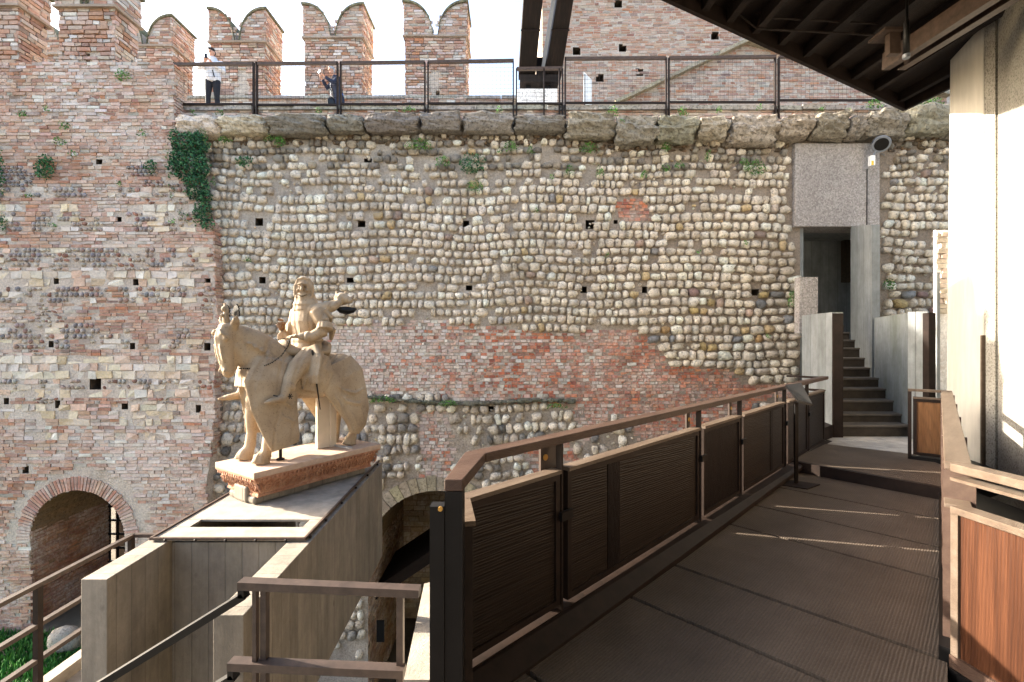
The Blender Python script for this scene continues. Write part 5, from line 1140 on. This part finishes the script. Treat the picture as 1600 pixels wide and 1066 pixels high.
HT([(.108, 0, .05), (.128, 0, .01), (.138, 0, -.02)], [.014, .018, .022])
HT([(.085, -.055, .0), (.1, -.045, -.02)], [.02, .022]); HT([(.085, .055, .0), (.1, .045, -.02)], [.02, .022])
HT([(.098, -.05, -.055), (.115, 0, -.075), (.098, .05, -.055)], [.007, .011, .007]); HT([(.094, -.04, -.085), (.106, 0, -.1), (.094, .04, -.085)], [.009, .013, .009])
HT([(.085, 0, -.13), (.1, 0, -.125)], [.03, .026])
for z in (-.1,): HT([(.06, -.09, z + .02), (.1, 0, z - .02), (.06, .09, z + .02)], [.016, .02, .016])
HT([(.04, -.1, -.08), (.05, -.1, .04), (.05, -.065, .13), (.06, 0, .15), (.05, .065, .13), (.05, .1, .04), (.04, .1, -.08)], [.016] * 7)
for k in range(16):     # tabard folds, gorget and belt
    t = 2 * math.pi * k / 16; cx_, sy_ = math.cos(t), math.sin(t)
    T([(-.08 + .15 * cx_, .21 * sy_, 1.96), (-.085 + .168 * cx_, .235 * sy_, 1.82), (-.09 + .17 * cx_, .212 * sy_, 1.66), (-.09 + .172 * cx_, .21 * sy_, 1.56)], [.008, .015, .011, .008], 6)
T([(-.07, 0, 2.045), (-.07, 0, 2.09), (-.065, 0, 2.12)], [(.19, .165), (.165, .15), (.135, .13)], 20, (1, 0, 0)); T([(-.09, 0, 1.53), (-.09, 0, 1.575)], [(.235, .2), (.235, .2)], 22, (1, 0, 0))
for s in (-1, 1):
    T([(-.12, s * .36, 1.78), (-.1, s * .385, 1.69)], [.1, .115], 14); T([(.08, s * .3, 1.6), (.12, s * .27, 1.6)], [.075, .07], 12)
    T([(.4, s * .38, .98), (.43, s * .385, .93)], [.085, .08], 12)
    T([(-.02, s * .2, 1.36), (.06, s * .34, 1.22), (.12, s * .385, 1.06), (.1, s * .385, .98)], [(.2, .1), (.22, .07), (.2, .05), (.17, .03)], 16, (1, 0, 0))
# arms, hands
T([(-.08, .14, 1.95), (-.09, .25, 1.93), (-.11, .32, 1.8), (-.08, .35, 1.66), (.05, .31, 1.6), (.17, .22, 1.6)], [.11, .105, .1, .09, .07, .048], 16)
T([(-.08, -.14, 1.95), (-.09, -.25, 1.93), (-.08, -.32, 1.78), (-.02, -.35, 1.6), (.06, -.32, 1.64), (.1, -.3, 1.7)], [.1, .1, .085, .07, .05, .042], 14)
T([(.16, .23, 1.6), (.21, .19, 1.605), (.24, .16, 1.6)], [(.045, .03), (.05, .028), (.04, .022)], 10)
for k, (dy, L) in enumerate(((-.034, .07), (-.012, .085), (.012, .08), (.034, .062))):
    T([(.235, .165 + dy, 1.605), (.27, .15 + dy, 1.6), (.28, .145 + dy, 1.575), (.262, .15 + dy, 1.56)], [.013, .012, .011, .009], 8)
T([(.2, .2, 1.62), (.23, .24, 1.62), (.25, .23, 1.6)], [.014, .013, .01], 8)
# legs
for s in (-1, 1):
    T([(-.05, s * .26, 1.34), (-.02, s * .34, 1.15), (.02, s * .36, .98), (.05, s * .35, .86)], [(.07, .2), (.06, .24), (.05, .22), (.035, .17)], 18, (1, 0, 0))
    for k in range(5): T([(-.18 + k * .08, s * .34, 1.24), (-.16 + k * .085, s * .4, 1.04), (-.12 + k * .085, s * .385, .9)], [.008, .014, .008], 6)
    ex = .13 if s < 0 else 0
    T([(-.08, s * .15, 1.34), (.08, s * .27, 1.3), (.26 + ex * .5, s * .31, 1.18), (.38 + ex, s * .345, 1.04), (.46 + ex, s * .385, .9), (.49 + ex, s * .4, .83)], [.16, .15, .12, .09, .066, .058], 16)
    T([(.48 + ex, s * .4, .82), (.58 + ex, s * .41, .81), (.68 + ex, s * .42, .8), (.76 + ex, s * .43, .79)], [(.055, .055), (.055, .045), (.045, .034), (.014, .014)], 12)
remesh(mb.build('knight', 'statue', st), .0095, 2)
mb = MB(); mb.tube([tuple(hc + hr @ Vector((.122, y * 1.14, .034)) + Vector((0, CY, 0))) for y in (-.052, -.035, -.018)], [.004, .009, .004], 8); mb.tube([tuple(hc + hr @ Vector((.122, y * 1.14, .034)) + Vector((0, CY, 0))) for y in (.018, .035, .052)], [.004, .009, .004], 8)
mb.build('eye_line', 'cave', st)
mb = MB(); mb.tube([tuple(hc + hr @ (Vector(p) * 1.15) + Vector((0, CY, 0))) for p in ((.1, -.052, -.058), (.117, -.02, -.078), (.12, 0, -.082), (.117, .02, -.078), (.1, .052, -.058))], [.003, .006, .007, .006, .003], 8); mb.build('mouth_line', 'cave', st)
# cloak and helmet hung behind the shoulder
mb = MB()
T([(-.08, .12, 1.97), (-.2, .2, 2.0), (-.32, .24, 2.03), (-.43, .24, 2.1)], [(.1, .08), (.12, .085), (.1, .08), (.07, .055)], 16)
T([(-.16, .24, 1.97), (-.25, .28, 1.86), (-.3, .28, 1.7), (-.28, .27, 1.55)], [(.12, .06), (.1, .05), (.07, .035), (.03, .02)], 14)
Bl((-.5, .22, 2.15), (.12, .1, .095)); T([(-.5, .25, 2.15), (-.54, .33, 2.13), (-.55, .38, 2.11)], [.07, .055, .03], 12)
T([(-.46, .17, 2.21), (-.46, .15, 2.27)], [.03, .012], 8); T([(-.55, .22, 2.21), (-.57, .22, 2.27)], [.03, .012], 8); T([(-.6, .22, 2.15), (-.68, .22, 2.18), (-.72, .22, 2.24)], [.04, .025, .008], 8)
remesh(mb.build('helmet_and_cloak', 'statue', st), .011, 2)
mb = MB(); mb.tube([(-.4, .24 + CY, 2.0), (-.44, .26 + CY, 1.99), (-.52, .3 + CY, 1.98), (-.6, .33 + CY, 1.99), (-.65, .35 + CY, 2.01)], [(.03, .015), (.09, .045), (.11, .06), (.08, .045), (.02, .015)], 18, (0, 0, 1)); mb.build('helmet_shade_disc', 'steel', st, smooth=True)  # dark disc stands in for the shaded hollow under the helmet
# sword, hilt, reins, supports
mb = MB(); mb.tube([(.1, .4 + CY, 1.42), (.0, .43 + CY, .62)], [(.022, .01), (.008, .006)], 8); mb.build('sword', 'steel', st)
mb = MB(); mb.tube([(.1, -.3 + CY, 1.7), (.12, -.3 + CY, 1.76), (.13, -.3 + CY, 1.8)], [.04, .045, .025], 10); mb.beam((.07, -.34 + CY, 1.83), (.18, -.26 + CY, 1.84), .025, .025)
for k in range(4): mb.tube([(.08, -.26 + CY + .0, 1.73 + k * .022), (.14, -.25 + CY, 1.73 + k * .022), (.165, -.29 + CY, 1.73 + k * .022), (.14, -.33 + CY, 1.73 + k * .022)], [.011, .012, .012, .009], 6)
mb.tube([(.09, -.33 + CY, 1.72), (.13, -.35 + CY, 1.75), (.16, -.34 + CY, 1.77)], [.014, .013, .01], 6)
mb.build('gloved_hand_and_hilt', 'wood_or', st)
def chain(pts, name):
    mb = MB(); P = [Vector(p) for p in pts]; seg = []
    for a, b_ in zip(P, P[1:]):
        n = max(1, int((b_ - a).length / .022))
        for i in range(n): seg.append(a.lerp(b_, i / n))
    for i, p in enumerate(seg): mb.ball(tuple(p), (.013, .007, .01) if i % 2 else (.008, .012, .008), 1)
    mb.build(name, 'steel', st)
chain([(.26, .17 + CY, 1.58), (.36, .26 + CY, 1.46), (.47, .3 + CY, 1.35), (.58, .285 + CY, 1.27), (.68, .25 + CY, 1.22), (.78, .17 + CY, 1.2), (.85, .08 + CY, 1.2), (.86, 0 + CY, 1.2)], 'rein_chain')
chain([(.26, .15 + CY, 1.58), (.4, .02 + CY, 1.55), (.5, -.1 + CY, 1.56)], 'rein_chain')
mb = MB(); mb.tube([(.64, .42 + CY, .87), (.62, .47 + CY, .86)], .008, 6)
for k in range(6): t = k * math.pi / 3; mb.tube([(.44, .44 + CY, .84), (.44 + .035 * math.cos(t), .46 + CY, .84 + .035 * math.sin(t))], .005, 5)
mb.build('spur', 'steel', st)
mb = MB(); mb.box(-.44, -.2, -.05, .0, .001, .74); bevel(mb.build('white_support', 'bright_support', st), .005)
mb = MB(); mb.box(-.5, -.4, -.03, .02, .001, .9); bevel(mb.build('white_support', 'bright_support', st), .005)
mb = MB(); mb.box(-.52, -.46, -.25, .35, .001, .02); mb.build('support_foot', 'slab', st)
mb = MB(); mb.tube([(.42, .2 + CY, .001), (.42, .2 + CY, .6)], [.02, .02], 10); mb.tube([(.42, .2 + CY, .001), (.42, .2 + CY, .02)], [.05, .05], 12); mb.build('iron_rod', 'steel', st)

# ================================================================ PEOPLE
def person(label, loc, rz, h, top_m, leg_m, pose, hair_m='hair', coat=False):
    """faces local -y; x to the person's left"""
    root = thing('person', label, 'person', loc=loc, rz=rz); k = h / 1.75
    global mb
    def S(p): return (p[0] * k, p[1] * k, p[2] * k)
    def tb(m_, pts, rs, n=12, up=(0, 0, 1)): m_.tube([S(p) for p in pts], [tuple(x * k for x in r) if isinstance(r, tuple) else r * k for r in rs], n, up)
    body, top, leg, shoe, hair = MB(), MB(), MB(), MB(), MB()
    ln = pose.get('lean', 0); fw = lambda z: -ln * max(0, z - .9)
    hd = pose.get('head', (0, 0)); hy = fw(1.6) + hd[1]
    tb(body, [(0, fw(.95), .95), (0, fw(1.2), 1.2), (0, fw(1.4), 1.4), (0, fw(1.47), 1.47), (0, hy, 1.56)], [(.13, .09), (.13, .085), (.15, .08), (.06, .06), (.05, .055)], 14, (0, 1, 0))
    hc = Vector((hd[0], hy - .015, 1.63)); 
    R3 = Matrix.Rotation(pose.get('turn', 0), 3, 'Z') @ Matrix.Rotation(pose.get('nod', .25), 3, 'X')
    def hb(m_, o, r): m_.ball(S(hc + R3 @ Vector(o)), tuple(x * k for x in r), 2, R3)
    hb(body, (0, 0, .02), (.075, .095, .105)); hb(body, (0, -.025, -.05), (.058, .068, .065)); hb(body, (0, -.1, -.005), (.014, .02, .024)); hb(body, (0, -.088, .03), (.05, .014, .012))
    hb(body, (.077, 0, -.005), (.012, .02, .03)); hb(body, (-.077, 0, -.005), (.012, .02, .03)); hb(body, (0, -.088, -.055), (.026, .012, .01))
    for s, A in ((1, pose['L']), (-1, pose['R'])):
        sh, el, wr, hn = [Vector(p) for p in A]; sh = sh + Vector((0, fw(sh.z), 0))
        tb(body, [(0, fw(1.4), 1.4), sh, el, wr], [.05, .045, .036, .026], 10)
        d = (hn - wr).normalized(); tb(body, [wr, wr + d * .04, wr + d * .09], [(.026, .02), (.038, .016), (.036, .014)], 10)
        sd = d.cross(Vector((0, 0, 1))).normalized(); 
        for q, (o, L) in enumerate(((-.028, .06), (-.009, .075), (.01, .07), (.028, .055))):
            b0 = wr + d * .085 + sd * o; cu = Vector((0, -.0, .0)) + (sd * -s * .0) + Vector((0, 0, .022)); tb(body, [b0, b0 + d * L * .5, b0 + d * L * .8 + cu], [.0095, .009, .007], 6)
        tb(body, [wr + d * .03 + sd * .03 * -s, wr + d * .06 + sd * .055 * -s + Vector((0, 0, .01)), wr + d * .09 + sd * .05 * -s + Vector((0, 0, .02))], [.012, .0105, .008], 6)
        e2_ = wr - d * .0; tb(top, [sh * .8 + Vector((0, 0, sh.z * .2)) + Vector((0, fw(sh.z) * .2, 0)), sh, sh.lerp(el, .5), el, el.lerp(wr, .6), wr], [.07, .085, .073, .064, .056, .042], 12)
    hipx = .09
    for s, (ft, kn) in ((1, pose['fl']), (-1, pose['fr'])):
        hp = Vector((s * hipx, 0, .9)); kn = Vector(kn); ft = Vector(ft); an = ft + Vector((0, 0, .08))
        tb(body, [hp, kn, an], [.07, .05, .035], 10); tb(body, [an, ft + Vector((0, -.02, .04)), ft + Vector((0, -.14, .025))], [.035, .035, .025], 10)
        tb(leg, [hp + Vector((0, 0, .06)), hp, hp.lerp(kn, .5), kn, kn.lerp(an, .5), an + Vector((0, 0, -.02))], [(.1, .11), (.102, .115), (.09, .095), (.07, .072), (.064, .068), (.06, .065)], 14, (0, 1, 0))
        tb(shoe, [ft + Vector((0, .07, .045)), ft + Vector((0, 0, .05)), ft + Vector((0, -.1, .04)), ft + Vector((0, -.19, .03))], [(.035, .035), (.045, .05), (.048, .04), (.028, .025)], 12)
    tb(leg, [(0, 0, .86), (0, 0, .98)], [(.17, .12), (.16, .12)], 16, (0, 1, 0))
    zb = .5 if coat else .83
    if coat: tb(top, [(0, fw(.5), zb), (0, fw(.8), .8), (0, fw(1.0), 1.0), (0, fw(1.2), 1.2), (0, fw(1.4), 1.38), (0, fw(1.47), 1.47), (0, fw(1.5), 1.52)], [(.23, .2), (.21, .17), (.18, .15), (.19, .14), (.2, .125), (.1, .09), (.08, .08)], 18, (0, 1, 0))
    else:
        tb(top, [(0, fw(.85), zb), (0, fw(.9), .92), (0, fw(1.1), 1.08), (0, fw(1.25), 1.25), (0, fw(1.4), 1.39), (0, fw(1.46), 1.46), (0, fw(1.5), 1.53)], [(.17, .13), (.205, .165), (.2, .16), (.215, .155), (.205, .13), (.11, .1), (.1, .095)], 18, (0, 1, 0))
        for z in (.93, 1.03, 1.13, 1.23, 1.33): tb(top, [(0, fw(z), z - .03), (0, fw(z), z), (0, fw(z), z + .03)], [(.19, .14), (.218, .172), (.19, .14)], 18, (0, 1, 0))
        tb(top, [(-.09, .03 + fw(1.45), 1.47), (0, .1 + fw(1.45), 1.48), (.09, .03 + fw(1.45), 1.47)], [.04, .06, .04], 10)
    hb(hair, (0, .015, .055), (.083, .1, .085)); hb(hair, (0, .045, .01), (.078, .07, .09)); hb(hair, (0, -.05, .1), (.06, .05, .03))
    remesh(body.build('body', 'skin', root), .0085, 1); remesh(top.build('coat' if coat else 'jacket', top_m, root), .016, 2); remesh(leg.build('trousers', leg_m, root), .014, 1)
    shoe.build('shoes', 'blackp', root, smooth=True); remesh(hair.build('hair', hair_m, root), .01, 1)
    e = MB()
    for s in (-1, 1): e.ball(S(hc + R3 @ Vector((s * .03, -.096, .015))), (.01 * k, .006 * k, .006 * k), 1)
    e.ball(S(hc + R3 @ Vector((0, -.1, -.055))), (.02 * k, .004 * k, .003 * k), 1); e.build('eyes_and_lips', 'cave', root)
    return root, k
fz = UF
p1, k = person('person in a pale grey puffy jacket and black trousers looking down at a phone', (PX(332.5, 13.35), 13.35, UF), rad(14), 1.79, 'jacket', 'trousers',
    {'L': ((.21, 0, 1.38), (.3, -.06, 1.14), (.08, -.26, 1.22), (.0, -.3, 1.3)), 'R': ((-.21, 0, 1.38), (-.3, -.08, 1.14), (-.1, -.28, 1.24), (-.03, -.33, 1.33)), 'fl': ((.13, 0, 0), (.11, -.03, .48)), 'fr': ((-.12, 0, 0), (-.11, -.02, .48)), 'nod': .35, 'turn': rad(-18), 'head': (-.01, -.03)})
mb = MB(); mb.box(-.07, .0, -.42, -.405, 1.3, 1.43); tag(bevel(mb.build('phone', 'blackp', None), .006), 'black phone held up by the person in the pale jacket', 'phone')
ph = bpy.data.objects['phone']; ph.location = p1.location; ph.rotation_euler = p1.rotation_euler
mb = MB(); mb.beam((.05, -.185, 1.12), (.1, -.18, .93), .025, .012, (0, 1, 0)); mb.build('jacket_strap', 'blackp', p1)
p2, k2 = person('person in a long navy coat and blue jeans raising a phone to the left', (PX(529, 14.1), 14.1, UF), rad(-42), 1.64, 'navy', 'jeans',
    {'lean': .22, 'L': ((.19, 0, 1.36), (.2, -.3, 1.17), (.08, -.48, 1.3), (.04, -.56, 1.36)), 'R': ((-.19, 0, 1.36), (-.19, -.28, 1.13), (-.08, -.5, 1.27), (-.02, -.58, 1.33)), 'fl': ((.1, .02, 0), (.1, -.03, .48)), 'fr': ((-.1, -.08, 0), (-.1, -.1, .48)), 'nod': .2, 'head': (0, -.06)}, hair_m='ghair', coat=True)
mb = MB(); mb.box(-.05, .06, -.6, -.585, 1.3, 1.38); o2 = tag(bevel(mb.build('phone', 'blackp', None), .006), 'phone held out to the left by the person in the navy coat', 'phone'); o2.location = p2.location; o2.rotation_euler = p2.rotation_euler
mb = MB(); mb.tube([(.0, -.2, .72), (.02, -.24, .62), (.02, -.22, .42), (.0, -.18, .34)], [(.08, .05), (.13, .07), (.14, .07), (.08, .05)], 14, (1, 0, 0)); remesh(mb.build('shoulder_bag', 'blackp', p2), .014, 1)
mb = MB(); mb.tube([(-.1, -.16, 1.35), (-.12, -.2, 1.2), (-.06, -.22, .95), (.0, -.24, .7)], [(.03, .008)] * 4, 8, (0, 1, 0)); mb.build('bag_strap', 'silver', p2)
